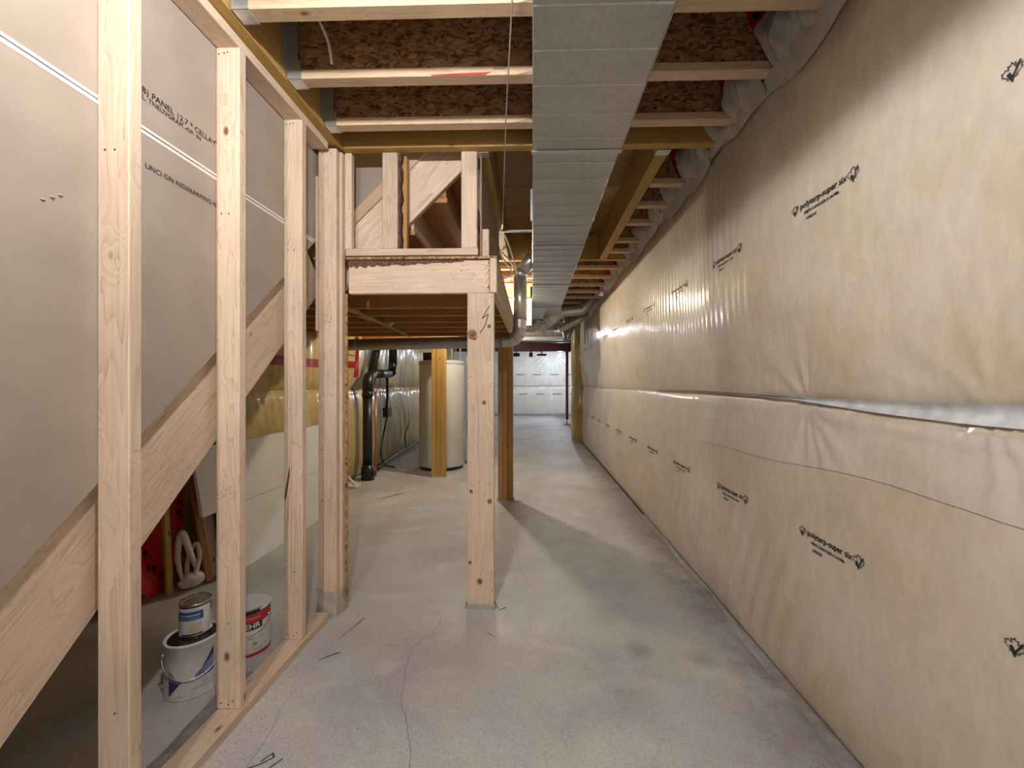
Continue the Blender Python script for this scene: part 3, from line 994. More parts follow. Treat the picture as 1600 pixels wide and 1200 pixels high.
# corner post of doubled studs wrapped in poly at the foot
cp = bx('corner_post', -1.172, -1.072, 2.212, 2.250, 0.0, 2.55, PINE, sw, c=0.003)
bx('doubled_stud', -1.150, -1.058, 2.2515, 2.2895, 0.0, 2.55, PINE, cp, c=0.003)
bx('doubled_stud', -1.190, -1.048, 2.291, 2.303, 0.0, 1.77, OSB, cp, c=0.001)
bx('blocking', -1.19, -1.175, 2.214, 2.248, 1.55, 2.4, PINE, cp)
nails(cp, [((-1.150, 2.212, z), (0, -1, 0)) for z in (2.52, 0.62, 0.9)] + [((-1.10 - 0.01 * (k % 2), 2.212, z), (0, -1, 0)) for k, z in enumerate((2.52, 0.62, 0.64, 1.6, 1.62, 1.7, 1.2))])
def wrap_fn(A, T):
    # rounded square collar
    c, s = np.cos(A), np.sin(A)
    rx = 0.062 + 0.004 * np.sin(5 * A + 9 * T) + 0.012 * (1 - T) ** 3 * (1 + np.sin(3 * A))
    ry = 0.050 + 0.004 * np.sin(4 * A + 7 * T) + 0.012 * (1 - T) ** 3
    x = -1.118 + np.sign(c) * np.abs(c) ** 0.4 * rx
    yv = 2.250 + np.sign(s) * np.abs(s) ** 0.4 * ry
    return (x, yv, 0.003 + T * (0.13 + 0.015 * np.sin(2 * A)))
grid_mesh('poly_wrap', np.linspace(0, 2 * PI, 60), np.linspace(0, 1, 12), wrap_fn, PWRAP, cp)

# grey poly strip left under the plate on the stair side
def fs_fn(Y, T):
    return (-1.192 - T * (0.085 + 0.012 * np.sin(Y * 8)), Y, 0.004 + 0.012 * np.sin(PI * T) * (0.6 + 0.4 * np.sin(Y * 6)) + 0.003 * np.sin(Y * 31))
fs = grid_mesh('poly_strip', np.arange(0.3, 1.78, 0.02), np.linspace(0, 1, 7), fs_fn, FSTRIP)
tag(fs, 'grey strip of poly on the slab along the bottom plate', 'plastic strip')

# ================================================================== STAIRS AND LANDING
st = empty('staircase', (-1.7, 1.3, 0), 'lower wooden stair flight seen from below behind the stud partition', 'stairs')
m = 0.967
ctr = lambda yv: 0.757 + m * (yv - 1.258) + 0.205
for xs in (-1.241, -2.24):
    yl0, yl1 = 0.50, 2.25
    bot = lambda yv: 0.757 + m * (yv - 1.258)
    g = beam('stringer', (xs, yl0, ctr(yl0)), (xs, yl1, ctr(yl1)), 0.038, 0.295, PINE, st)
k = 1
while 0.19 * k < 1.95:
    zt = 0.19 * k
    yc = 1.258 + (zt - 0.205 - 0.757) / m + 0.06
    if yc + 0.12 < 2.27 and zt > 0.05:
        bx('tread', -2.22, -1.262, yc - 0.11, yc + 0.12, zt - 0.03, zt, DPINE, st)
        bx('riser', -2.22, -1.262, yc + 0.096, yc + 0.112, zt, zt + 0.158, DPINE, st)
    k += 1

ld = empty('stair_landing', (-0.9, 3.2, 0), 'timber stair landing platform on posts, joists showing underneath', 'landing')
LB = 1.772
b0 = bx('front_beam', -1.045, -0.243, 2.300, 2.338, LB, 1.958, PINE, ld, c=0.004)
V, F = [], []
rnd = random.Random(9)
n = 40
for i in range(n + 1):                      # waney bark edge along the top of the front beam
    x = -1.045 + 0.66 * i / n
    dpt = (0.040 - 0.030 * i / n) * (0.75 + 0.5 * rnd.random())
    V += [(x, 2.2993, 1.958), (x, 2.2985, 1.958 - dpt)]
for i in range(n):
    F.append([2 * i, 2 * i + 1, 2 * i + 3, 2 * i + 2])
mesh('bark_edge', V, F, BARK, b0)
nails(b0, [((-0.262 + 0.007 * (q % 3), 2.300, 1.79 + 0.0135 * q), (0, -1, 0)) for q in range(12)] + [((-0.40, 2.3, 1.90), (0, -1, 0)), ((-0.36, 2.3, 1.905), (0, -1, 0))])
bx('side_beam', -0.240, -0.200, 2.290, 4.33, LB, 1.966, PINE, ld, c=0.004)
bx('deck_sheet', -2.30, -0.20, 2.300, 4.40, 1.967, 1.982, OSB, ld, c=0)
for yj in (2.55, 2.735, 3.045, 3.36, 3.67, 3.985):
    if yj == 2.55: continue
    bx('landing_joist', -2.30, -0.242, yj, yj + 0.038, LB, 1.964, DPINE, ld)
bx('back_beam', -2.30, -0.242, 4.34, 4.378, LB, 1.964, DPINE, ld)
beam('strap_board', (-1.21, 2.42, LB - 0.008), (-1.29, 4.3, LB - 0.008), 0.030, 0.014, YPINE, ld)
for (xa, ya, yb_) in ((-1.33, 2.78, 3.04), (-1.36, 3.09, 3.35)):
    bx('solid_block', xa, xa + 0.038, ya, yb_, LB + 0.01, 1.96, YPINE, ld)
fp = bx('front_post', -0.367, -0.216, 2.297, 2.338, 0.0, LB, PINE, ld, c=0.004)
fp['label'] = 'pale pine front post with knots and a black scribble'
V, F = strip2d([(-0.241, 1.700), (-0.282, 1.630), (-0.248, 1.652), (-0.268, 1.585), (-0.296, 1.545)], 0.0045)
mesh('marker_scribble', [(x, 2.2964, z) for x, z in V], F, INK, fp)
for (x, z, r) in ((-0.339, 1.540, 0.026), (-0.243, 1.585, 0.011), (-0.272, 1.155, 0.012), (-0.345, 0.655, 0.011), (-0.240, 0.60, 0.014), (-0.352, 0.255, 0.010), (-0.296, 0.150, 0.017)):
    tk = plain('knot_wood', (0.30, 0.145, 0.07), 0.7, noise=0.3, nscale=120)
    V = [(x + r * math.cos(q * PI / 10), 2.2966, z + 1.1 * r * math.sin(q * PI / 10)) for q in range(20)]
    kn = mesh('knot', V, [list(range(20))], tk, fp)
    V = [(x + r * .45 * math.cos(q * PI / 8), 2.2962, z + r * .5 * math.sin(q * PI / 8)) for q in range(16)]
    mesh('knot_heart', V, [list(range(16))], BARK, kn)
    if r > 0.02:
        V = [(x - r * 1.1, 2.2963, z - r * .9), (x + r * .7, 2.2963, z - r * 1.3), (x + r * 1.5, 2.2963, z - r * .3), (x + r * .6, 2.2963, z - r * 0.95)]
        mesh('split_edge', V, [[0, 1, 2, 3]], BARK, fp)
nails(fp, [((-0.23, 2.297, 1.75), (0, -1, 0)), ((-0.35, 2.297, 1.30), (0, -1, 0)), ((-0.232, 2.297, 0.1), (0, -1, 0))])
# concrete-splashed sill foam under the post
def foot_pad(name, x0, x1, y0, y1, parent):
    rnd = random.Random(len(name) + int(x0 * 100))
    V, F = [], []
    n = 28
    for ring, (off, z) in enumerate(((0.012, 0.0), (0.010, 0.012), (0.002, 0.018))):
        for q in range(n):
            a = 2 * PI * q / n
            c, s = math.cos(a), math.sin(a)
            cx, cy = (x0 + x1) / 2, (y0 + y1) / 2
            hx, hy = (x1 - x0) / 2 + off + rnd.uniform(0, .006), (y1 - y0) / 2 + off + rnd.uniform(0, .006)
            V.append((cx + math.copysign(abs(c) ** .35, c) * hx, cy + math.copysign(abs(s) ** .35, s) * hy, z * rnd.uniform(.8, 1.2)))
    for r in range(2):
        for q in range(n):
            F.append([r * n + q, r * n + (q + 1) % n, (r + 1) * n + (q + 1) % n, (r + 1) * n + q])
    mesh(name, V, F, CWALL, parent)
foot_pad('foot_pad', -0.367, -0.216, 2.297, 2.338, fp)
for (x0, x1, yy, top) in ((-0.372, -0.210, 4.40, LB), (-1.362, -1.176, 5.49, LB + 0.02)):
    pw = (x1 - x0) / 3
    q0 = bx('rear_post', x0, x0 + pw - 0.001, yy, yy + 0.089, 0.0, top, YPINE if yy > 5 else DPINE, ld, c=0.004)
    bx('post_ply', x0 + pw, x0 + 2 * pw - 0.001, yy - 0.004, yy + 0.089, 0.0, top, YPINE if yy > 5 else DPINE, q0, c=0.004)
    bx('post_ply', x0 + 2 * pw, x1, yy + 0.002, yy + 0.089, 0.0, top, YPINE, q0, c=0.004)
    foot_pad('foot_pad', x0, x1, yy, yy + 0.089, q0)
bx('rear_beam', -2.30, -1.0, 5.50, 5.57, LB + 0.02, 1.98, DPINE, ld)
# framed half-wall on the landing
bx('landing_plate', -1.056, -0.306, 2.285, 2.370, 1.984, 2.022, PINE, ld)
for (xa, xb, wane) in ((-1.063, -1.023, 0), (-0.848, -0.760, 1), (-0.400, -0.311, 0)):
    s = bx('landing_stud', xa, xb, 2.290, 2.328 if wane else 2.33, 2.022, 2.568, PINE, ld, c=0.004)
    if wane:
        V, F = [], []
        n = 26
        for i in range(n + 1):
            z = 2.022 + 0.546 * i / n
            wv = 0.006 + 0.010 * abs(math.sin(i * 0.55)) + 0.006 * rnd.random()
            V += [(xb + 0.001, 2.289, z), (xb + 0.001 + wv * .5, 2.296, z), (xb + 0.004 + wv, 2.328, z), (xb + 0.001, 2.329, z)]
        for i in range(n):
            for q in range(4):
                F.append([4 * i + q, 4 * i + (q + 1) % 4, 4 * i + 4 + (q + 1) % 4, 4 * i + 4 + q])
        mesh('bark_edge', V, F, BARK, s, smooth=True)
        bx('doubled_stud', xb + 0.003, xb + 0.040, 2.331, 2.369, 2.022, 2.568, DPINE, s)
bx('side_panel', -0.300, -0.290, 2.335, 3.55, 1.984, 2.565, plain('brown_panel', (0.27, 0.18, 0.115), 0.7), ld, c=0)
beam('panel_rail', (-0.2875, 2.36, 2.07), (-0.2875, 2.9, 2.28), 0.004, 0.02, DPINE, ld)
bx('panel_stud', -0.289, -0.250, 2.345, 2.383, 1.984, 2.15, PINE, ld)

up = empty('upper_staircase', (-0.8, 2.9, 1.982), 'upper stair flight rising to the right behind the landing studs', 'stairs')
tl = lambda x: 2.247 + 0.985 * (x + 1.073)
for yy in (2.419, 3.42):
    beam('stringer', (-1.28, yy, tl(-1.28) - 0.215), (-0.335, yy, tl(-0.335) - 0.215), 0.038, 0.235, PINE, up, up=(0, 0, 1))
beam('skirt_trim', (-1.22, 2.392, tl(-1.22) - 0.03), (-0.62, 2.392, tl(-0.62) - 0.03), 0.014, 0.062, PINE2, up)
for k in range(4):
    x = -1.10 + 0.195 * k
    z = tl(x) - 0.23
    bx('tread', x - 0.03, x + 0.20, 2.44, 3.40, z - 0.028, z, DPINE, up)
    bx('riser', x + 0.175, x + 0.193, 2.44, 3.40, z, z + 0.165, PINE if k % 2 else DPINE, up)
prism = [(-1.30, 2.03), (-1.30, 2.565), (-0.70, 2.565)]
prism = [(-1.22, tl(-1.22) + 0.006), (-0.83, tl(-0.83) + 0.006), (-0.83, 2.565), (-1.22, 2.565)]
V = [(x, 2.445, z) for x, z in prism] + [(x, 2.458, z) for x, z in prism]
mesh('drywall_piece', V, [[0, 1, 2, 3], [7, 6, 5, 4], [0, 4, 5, 1], [1, 5, 6, 2], [2, 6, 7, 3], [3, 7, 4, 0]], PAPER, up)
v, f = text2d('XXXXX/NIE', 0.12)
ca, sa = math.cos(math.atan(.985)), math.sin(math.atan(.985))
sx0, sz0 = -0.67, 2.293
mesh('pencil_mark', [(sx0 + x * ca - z * sa, 2.3993, sz0 + x * sa + z * ca) for x, z in v], f, GINK, up)

# ================================================================== DUCTS
du = empty('supply_duct', (0.21, 2.0, 2.37), 'long rectangular galvanized duct hung under the joists', 'duct')
DZ0, DZ1 = 2.37, 2.565
secs = [(-2.05, -0.72, 0.420), (-0.715, 0.61, 0.420), (0.615, 1.958, 0.418), (1.964, 3.296, 0.411), (3.302, 4.606, 0.412), (4.612, 5.93, 0.412)]
for (ya, yb_, xr) in secs:
    s = bx('duct_section', 0.0, xr, ya, yb_, DZ0, DZ1, GALV, du, c=0.002)
    # cross beads pressed into the sheet
    yy = ya + 0.10
    bead = None
    while yy < yb_ - 0.06:
        if bead is None:
            V, F = [], []
            for (dy, dz) in ((-0.006, 0.0), (-0.002, -0.0032), (0.002, -0.0032), (0.006, 0.0)):
                V += [(0.004, dy, dz - 0.0003), (xr - 0.004, dy, dz - 0.0003)]
            o = mesh('stiffening_bead', V, [[2 * q, 2 * q + 1, 2 * q + 3, 2 * q + 2] for q in range(3)], GALV, s, M=Matrix.Translation((0, yy, DZ0)))
            bead = o.data
        else:
            o = finish('stiffening_bead', bead, GALV, s, M=Matrix.Translation((0, yy, DZ0)))
        yy += 0.163
    bx('drive_cleat', -0.006, xr + 0.006, yb_ - 0.014, yb_ + 0.014, DZ0 - 0.007, DZ0 - 0.0005, GALVB, s, c=0.002)
    bx('corner_flange', xr - 0.001, xr + 0.004, ya, yb_, DZ0 - 0.002, DZ0 + 0.02, GALVD, s, c=0.001)
# plenum at the far end
V = [(-0.09, 5.935, 2.355), (0.42, 5.935, 2.365), (0.42, 5.935, 2.565), (-0.09, 5.935, 2.565), (-0.12, 6.5, 2.28), (0.45, 6.5, 2.31), (0.45, 6.5, 2.565), (-0.12, 6.5, 2.565)]
mesh('plenum', V, [[0, 1, 2, 3], [7, 6, 5, 4], [0, 4, 5, 1], [1, 5, 6, 2], [2, 6, 7, 3], [3, 7, 4, 0]], GALVB, du)
for (x, yy) in ((0.0, 2.75), (0.412, 2.75)):
    bx('hanger_strap', x - 0.014 if x == 0 else x, x if x == 0 else x + 0.002, yy, yy + 0.025, 2.36, 2.57, GALVB, du, c=0.0005)

sp = bx('duct_support_strap', -0.262, -0.001, 3.465, 3.490, 2.552, 2.566, GALVB, None, c=0.001)
tag(sp, 'thin metal strap bridging the joist and the rectangular duct', 'strap')

rd = empty('round_duct', (-0.13, 4.22, 1.7), 'round galvanized branch pipe dropping from the duct and running under the landing', 'duct')
Rr = 0.068
yp = 4.18
tube('takeoff', [(-0.001, yp, 2.535), (-0.03, yp, 2.510), (-0.110, yp, 2.405)], [0.075, 0.070, 0.068], GALVB, rd, 24)
tube('upper_elbow', [(-0.108, yp, 2.408), (-0.123, yp, 2.380), (-0.127, yp, 2.350)], Rr + 0.0005, GALVB, rd, 24)
tube('vertical_pipe', [(-0.127, yp, 2.355), (-0.127, yp, 1.915)], Rr, GALVB, rd, 24)
tube('pipe_collar', [(-0.127, yp, 1.922), (-0.127, yp, 1.912)], Rr + 0.003, GALVD, rd, 24)
ce, rb = (-0.247, 1.84), 0.12
el = [(-0.127, yp, 1.915)] + [(ce[0] + rb * math.cos(a), yp, ce[1] - rb * math.sin(a) * 1.15) for a in (0.15, 0.55, 1.0, 1.42)]
el.append((-0.31, yp, 1.692))
tube('lower_elbow', el, Rr - 0.001, GALVB, rd, 28, smooth=False)
for a, b_, c_ in zip(el[:-2], el[1:-1], el[2:]):
    d = ((Vector(c_) - Vector(b_)).normalized() + (Vector(b_) - Vector(a)).normalized()).normalized() * 0.003
    tube('elbow_seam', [Vector(b_) - d, Vector(b_) + d], Rr + 0.0035, GALVD, rd, 28)
tube('horizontal_pipe', [(-0.29, yp, 1.693), (-1.95, yp, 1.662)], [0.062, 0.058], GALVD, rd, 24)
tube('pipe_collar', [(-1.80, yp, 1.672), (-1.82, yp, 1.672)], 0.063, GALVD, rd, 24)

def pipe_thing(name, pts, r, mat, label, seg=20, gores=True):
    e = empty(name, pts[0], label, 'duct')
    tube('pipe', pts, r, mat, e, seg, smooth=True)
    for p, q in zip(pts[1:-1], pts[2:]):
        i0 = pts.index(p)
        d = ((Vector(q) - Vector(p)).normalized() + (Vector(p) - Vector(pts[i0 - 1])).normalized()).normalized() * 0.004
        tube('crimp_ring', [Vector(p) - d, Vector(p) + d], r * 1.06, GALVD, e, seg)
    return e
pipe_thing('branch_duct', [(0.22, 6.45, 2.22), (0.46, 6.45, 2.395), (0.76, 6.45, 2.425), (0.87, 6.45, 2.50), (0.955, 6.45, 2.64), (0.97, 6.45, 2.80)], 0.088, GALVB, 'round branch pipe elbowing up into the joists by the right wall')
pipe_thing('branch_duct', [(0.46, 7.1, 2.20), (0.86, 7.1, 2.40), (0.95, 7.1, 2.50)], 0.06, GALVB, 'thinner round pipe slanting below the elbowed branch pipe')
fx = empty('flexible_duct', (0.0, 6.8, 2.25), 'ribbed flexible duct bend under the end of the rectangular duct', 'duct')
P = [(-0.12, 6.75, 2.20), (-0.02, 6.75, 2.20), (0.07, 6.75, 2.235), (0.10, 6.75, 2.31), (0.10, 6.75, 2.575)]
cp_ = curve_pts(P, 12)
tube('ribbed_hose', cp_, [0.085 + 0.007 * (1 if (i // 2) % 2 else -1) for i in range(len(cp_))], GALVB, fx, 20)
lat = empty('cross_duct', (0.2, 8.2, 2.35), 'low white-grey rectangular duct crossing the ceiling beyond the duct end', 'duct')
bx('duct_section', -0.20, 0.08, 8.1, 8.4, 2.325, 2.445, FURN, lat); bx('hanger_strap', 0.2, 0.23, 8.2, 8.205, 2.445, 2.88, GALVD, lat, c=0.0005); bx('duct_section', 0.086, 0.56, 8.1, 8.4, 2.325, 2.445, FURN, lat)
pipe_thing('branch_duct', [(0.70, 8.2, 2.84), (0.70, 8.2, 2.5), (0.67, 8.2, 2.30), (0.70, 8.2, 2.20), (0.68, 8.2, 2.10)], 0.08, GALVD, 'dark round elbow dropping at the end of the crossing duct')
pipe_thing('branch_duct', [(0.82, 7.9, 2.84), (0.80, 7.9, 2.40), (0.72, 7.9, 2.22), (0.69, 7.9, 2.12)], 0.035, GALVD, 'slim grey pipe slanting down in the dark corner by the right wall')

# ================================================================== FAR END
sb = empty('steel_beam', (0, 12.8, 2.28), 'dark red steel beam across the far basement ceiling', 'beam')
boxes_mesh('beam_web', [(-2.4, 1.6, 12.83, 12.84, 2.30, 2.55)], STEEL, sb)
bx('beam_flange', -2.4, 1.6, 12.76, 12.91, 2.28, 2.296, STEEL, sb, c=0.002)
bx('beam_flange', -2.4, 1.6, 12.76, 12.91, 2.552, 2.568, STEEL, sb, c=0.002)
spst = empty('steel_post', (1.08, 12.83, 0), 'slim dark red steel post under the far beam', 'post')
tube('post_tube', [(1.08, 12.83, 0.16), (1.08, 12.83, 2.26)], 0.044, STEEL, spst)
tube('screw_jack', [(1.08, 12.83, 0.02), (1.08, 12.83, 0.17)], 0.017, GALVD, spst)
bx('base_plate', 0.98, 1.18, 12.73, 12.93, 0.0, 0.015, STEEL, spst)
bx('cap_plate', 1.0, 1.16, 12.76, 12.90, 2.258, 2.279, STEEL, spst)
pd = empty('pale_duct', (0.2, 10.5, 2.37), 'pale horizontal duct just above the red steel beam', 'duct')
bx('duct_section', -0.35, 0.10, 10.4, 10.6, 2.375, 2.46, CABLE, pd); bx('duct_section', 0.106, 0.77, 10.4, 10.6, 2.375, 2.46, CABLE, pd)
bx('hanger_strap', 0.05, 0.08, 10.45, 10.455, 2.46, 2.88, GALVD, pd, c=0.0005); bx('hanger_strap', 0.5, 0.53, 10.45, 10.455, 2.46, 2.88, GALVD, pd, c=0.0005)
# bits of framing and pipe hung under the far beam
for i, (x, wd, hh, mt, lb) in enumerate(((-0.52, 0.22, 0.12, ABS, 'leftmost dark fitting under the far red beam'), (-0.05, 0.12, 0.14, ABS, 'small dark fitting under the middle of the far red beam'), (0.30, 0.30, 0.07, STEEL, 'red plate tacked under the far red beam'))):
    f_ = empty('ceiling_fitting', (x, 13.2, 2.2), lb, 'fitting')
    tube('fitting_body', [(x - wd / 2, 13.2, 2.20), (x + wd / 2, 13.2, 2.20)], hh / 2, mt, f_, 12)
    bx('fitting_bracket', x - 0.02, x + 0.02, 13.18, 13.22, 2.20 + hh / 2 - 0.01, 2.84, mt, f_)

# ================================================================== WATER HEATER, FURNACE, DRAIN
wh = empty('water_heater', (-1.372, 6.17, 0), 'tall grey cylindrical water heater behind the landing posts', 'water heater')
at = (-1.372, 6.17, 0)
lathe('tank', [(0.334, 0.05), (0.336, 0.06), (0.336, 1.575), (0.330, 1.60), (0.30, 1.608), (0.0, 1.615)], TANK, wh, 56, at)
lathe('base_ring', [(0.318, 0.0), (0.318, 0.055)], ABS, wh, 40, at)
lathe('top_ring', [(0.338, 1.55), (0.340, 1.555), (0.340, 1.590), (0.336, 1.595)], FURN, wh, 56, at)
tube('cold_pipe', [(-1.20, 6.05, 1.6), (-1.20, 6.05, 2.4)], 0.012, FURN, wh, 10)
tube('hot_pipe', [(-1.08, 6.10, 1.6), (-1.08, 6.10, 2.4)], 0.010, FURN, wh, 10)
tube('vent_pipe', [(-1.45, 6.2, 1.61), (-1.45, 6.2, 2.4)], 0.07, ABS, wh, 16)
bx('control_box', -1.60, -1.40, 5.95, 6.1, 1.608, 1.72, ABS, wh)
fu = empty('furnace', (-0.85, 6.75, 0), 'grey furnace cabinet standing beside the water heater', 'furnace')
bx('cabinet', -1.045, -0.66, 6.42, 7.1, 0.05, 1.70, FURN, fu, c=0.006)
bx('front_panel', -1.03, -0.68, 6.405, 6.421, 0.45, 1.6, GALVD, fu, c=0.003)
bx('plinth', -1.03, -0.68, 6.44, 7.08, 0.0, 0.052, ABS, fu)
bx('plenum', -1.02, -0.68, 6.45, 7.05, 1.702, 2.55, GALVD, fu)

ds = empty('drain_stack', (-2.17, 5.34, 0), 'black plastic drain stack with offset bends by the left wall', 'pipe')
sx, sy = -2.170, 5.34
tube('cleanout_hub', [(sx, sy, 0.0), (sx, sy, 0.16), (sx, sy, 0.165), (sx, sy, 0.20)], [0.082, 0.082, 0.074, 0.072], ABS, ds, 20)
tube('stack_pipe', [(sx, sy, 0.19), (sx, sy, 1.14)], 0.060, ABS, ds, 20)
tube('coupling', [(sx, sy, 1.09), (sx, sy, 1.17)], 0.070, ABS, ds, 20)
tube('offset_bend', [(sx, sy, 1.15), (sx, sy, 1.28), (sx, sy + 0.05, 1.36), (sx, sy + 0.18, 1.40)], 0.064, ABS, ds, 20)
tube('offset_run', [(sx, sy + 0.15, 1.395), (sx, sy + 0.86, 1.42)], 0.060, ABS, ds, 20)
tube('slanted_branch', [(sx, sy + 0.12, 1.38), (sx, sy + 0.34, 1.80), (sx, sy + 0.36, 2.5)], 0.052, ABS, ds, 20)
tube('upper_bend', [(sx, sy + 0.82, 1.42), (sx, sy + 0.94, 1.45), (sx, sy + 0.98, 1.54), (sx, sy + 0.98, 1.60)], 0.066, ABS, ds, 20)
tube('upper_stack', [(sx, sy + 0.98, 1.58), (sx, sy + 0.98, 2.55)], 0.062, ABS, ds, 20)
tube('cleanout_plug', [(sx + 0.07, sy - 0.02, 0.09), (sx + 0.11, sy - 0.02, 0.09)], 0.035, ABS, ds, 14)
cpz = tube('copper_pipe', [(-2.135, 5.53, 0.0), (-2.135, 5.53, 1.15)], 0.012, COPPER, None, 12)
tag(cpz, 'thin copper-coloured pipe rising beside the black drain stack', 'pipe')
tb = empty('cable_box', (-2.21, 6.18, 0.86), 'black junction box with cables on the left wall', 'junction box')
bx('box_body', -2.25, -2.17, 6.10, 6.26, 0.76, 0.90, RUB, tb)
tube('upper_cable', [(-2.21, 6.18, 1.38), (-2.21, 6.19, 1.1), (-2.21, 6.15, 0.89)], 0.020, RUB, tb, 10)
tube('lower_cable', curve_pts([(-2.21, 6.18, 0.77), (-2.20, 6.0, 0.52), (-2.19, 5.86, 0.28), (-2.16, 5.95, 0.08), (-2.05, 6.05, 0.02)]), 0.012, RUB, tb, 8)
hs = tube('floor_hose', curve_pts([(-2.2, 5.75, 0.06), (-2.22, 6.4, 0.10), (-2.24, 7.2, 0.11), (-2.25, 8.3, 0.10)]), 0.026, RUB, None, 10)
tag(hs, 'dark hose lying along the foot of the left wall', 'hose')
cbl = tube('loose_cable', curve_pts([(-2.24, 7.2, 0.12), (-2.24, 7.15, 0.35), (-2.25, 7.4, 0.55)]), 0.011, RUB, None, 8)
tag(cbl, 'short black cable curling up the left wall near the water heater', 'cable')
so = empty('white_fitting', (-2.2, 4.95, 0), 'small white plastic bracket at the foot of the left wall', 'fitting')
bx('bracket_foot', -2.32, -2.12, 4.86, 5.02, 0.0, 0.03, WHITEP, so); bx('bracket_back', -2.32, -2.29, 4.86, 5.02, 0.03, 0.20, WHITEP, so)
beam('bracket_brace', (-2.15, 4.93, 0.03), (-2.29, 4.93, 0.17), 0.03, 0.02, WHITEP, so)

# ================================================================== UNDER THE STAIRS
pan_mats = GYPW
for i, (xb_, lean, ya, yb_, z0, z1, lb) in enumerate((
        (-1.972, 0.062, 2.62, 4.25, 0.0, 0.43, 'lower white board of the leaning pair under the stairs'),
        (-2.036, 0.066, 2.48, 4.25, 0.433, 0.855, 'upper white board of the leaning pair under the stairs'))):
    # a little thickness, leaning back towards the insulated wall
    V = []
    for (z, x) in ((z0, xb_), (z1, xb_ - lean)):
        V += [(x, ya, z), (x, yb_, z), (x - 0.02, yb_, z), (x - 0.02, ya, z)]
    o = mesh('white_board', V, [[3, 2, 1, 0], [4, 5, 6, 7], [0, 1, 5, 4], [1, 2, 6, 5], [2, 3, 7, 6], [3, 0, 4, 7]], GYPW)
    tag(o, lb, 'board')
ln = []
for (p0, p1, wd, hg, mt, lb) in (
        ((-2.075, 2.61, 0.012), (-2.235, 2.68, 0.80), 0.030, 0.085, PINE, 'wider pale plank leaning by the white boards'),
        ((-2.05, 2.55, 0.012), (-2.225, 2.60, 0.72), 0.018, 0.045, DPINE, 'thin reddish strip leaning beside the wider plank'),
        ((-2.17, 2.395, 0.004), (-2.23, 2.42, 0.70), 0.02, 0.040, YPINE, 'upright yellow batten in front of the red taped sheet')):
    o = beam('leaning_plank', p0, p1, wd, hg, mt, None, up=(0.0, 1, 0.1))
    tag(o, lb, 'plank')
def red_fn(Y, Zz):
    return (-2.275 + 0.014 * ripple_noise(Y, Zz, 51, 30, 14) + 0.010 * np.sin(Y * 28 + 4 * Zz) + 0.05 * (1 - smooth01(Zz, 0, 0.3)), Y + 0.05 * (1 - smooth01(Zz, 0.0, 0.25)) * np.sin(Zz * 20), Zz)
rs = grid_mesh('red_taped_sheet', np.linspace(2.16, 2.62, 40), np.linspace(0.015, 0.82, 44), red_fn, TAPE)
tag(rs, 'crumpled red sheeting with black marks against the wall under the stairs', 'sheeting')
wp = empty('plastic_strap_bundle', (-2.12, 2.47, 0), 'off-white looped plastic bundle on the floor under the stairs', 'bundle')
tube('loop', curve_pts([(-2.11, 2.45, 0.05), (-2.15, 2.50, 0.16), (-2.13, 2.54, 0.25), (-2.09, 2.52, 0.18), (-2.08, 2.47, 0.08)], 8), 0.013, WHITEP, wp, 8)
tube('loop', curve_pts([(-2.12, 2.43, 0.06), (-2.17, 2.45, 0.20), (-2.16, 2.47, 0.34), (-2.11, 2.48, 0.20), (-2.09, 2.50, 0.10)], 8), [0.008 + 0.012 * math.sin(i * 0.098) for i in range(33)], WHITEP, wp, 8)
tube('wad', [(-2.13, 2.42, 0.035), (-2.11, 2.46, 0.055), (-2.09, 2.51, 0.05), (-2.08, 2.54, 0.035)], [0.022, 0.050, 0.045, 0.02], WHITEP, wp, 12)

# ================================================================== PAINT CANS
def can_patch(name, parent, c, r, a0, a1, z0, z1, mat, off=0.0006, top=None, bot=None):
    n = 14
    V, F = [], []
    for i in range(n + 1):
        t = i / n
        a = a0 + (a1 - a0) * t
        zb = z0 if bot is None else bot(t)
        zt = z1 if top is None else top(t)
        for z in (zb, zt):
            V.append((c[0] + (r + off) * math.cos(a), c[1] + (r + off) * math.sin(a), c[2] + z))
    for i in range(n):
        F.append([2 * i, 2 * i + 2, 2 * i + 3, 2 * i + 1])
    return mesh(name, V, F, mat, parent, smooth=True)
def can_text(name, parent, c, r, s, wd, a_c, z, mat, off=0.0012, boldness=0.0):
    v, f = text2d(s, wd)
    if boldness: v, f = bold(v, f, boldness)
    V = []
    for x, yv in v:
        a = a_c + (x - wd / 2) / r
        V.append((c[0] + (r + off) * math.cos(a), c[1] + (r + off) * math.sin(a), c[2] + z + yv))
    return mesh(name, V, f, mat, parent)
def bail(parent, c, r, z, a_c, drop, mat):
    """wire handle hanging down in front of the can"""
    P = []
    for k in range(25):
        t = k / 24
        a = a_c - 1.45 + 2.9 * t
        P.append((c[0] + (r + 0.006) * math.cos(a), c[1] + (r + 0.006) * math.sin(a), c[2] + z - drop * math.sin(PI * t) ** 0.8))
    tube('bail_handle', P, 0.0018, mat, parent, 8)
    for s in (-1, 1):
        a = a_c + s * 1.45
        p = Vector((c[0] + r * math.cos(a), c[1] + r * math.sin(a), c[2] + z))
        d = Vector((math.cos(a), math.sin(a), 0))
        tube('bail_ear', [p - d * 0.001, p + d * 0.009], [0.011, 0.006], mat, parent, 12)

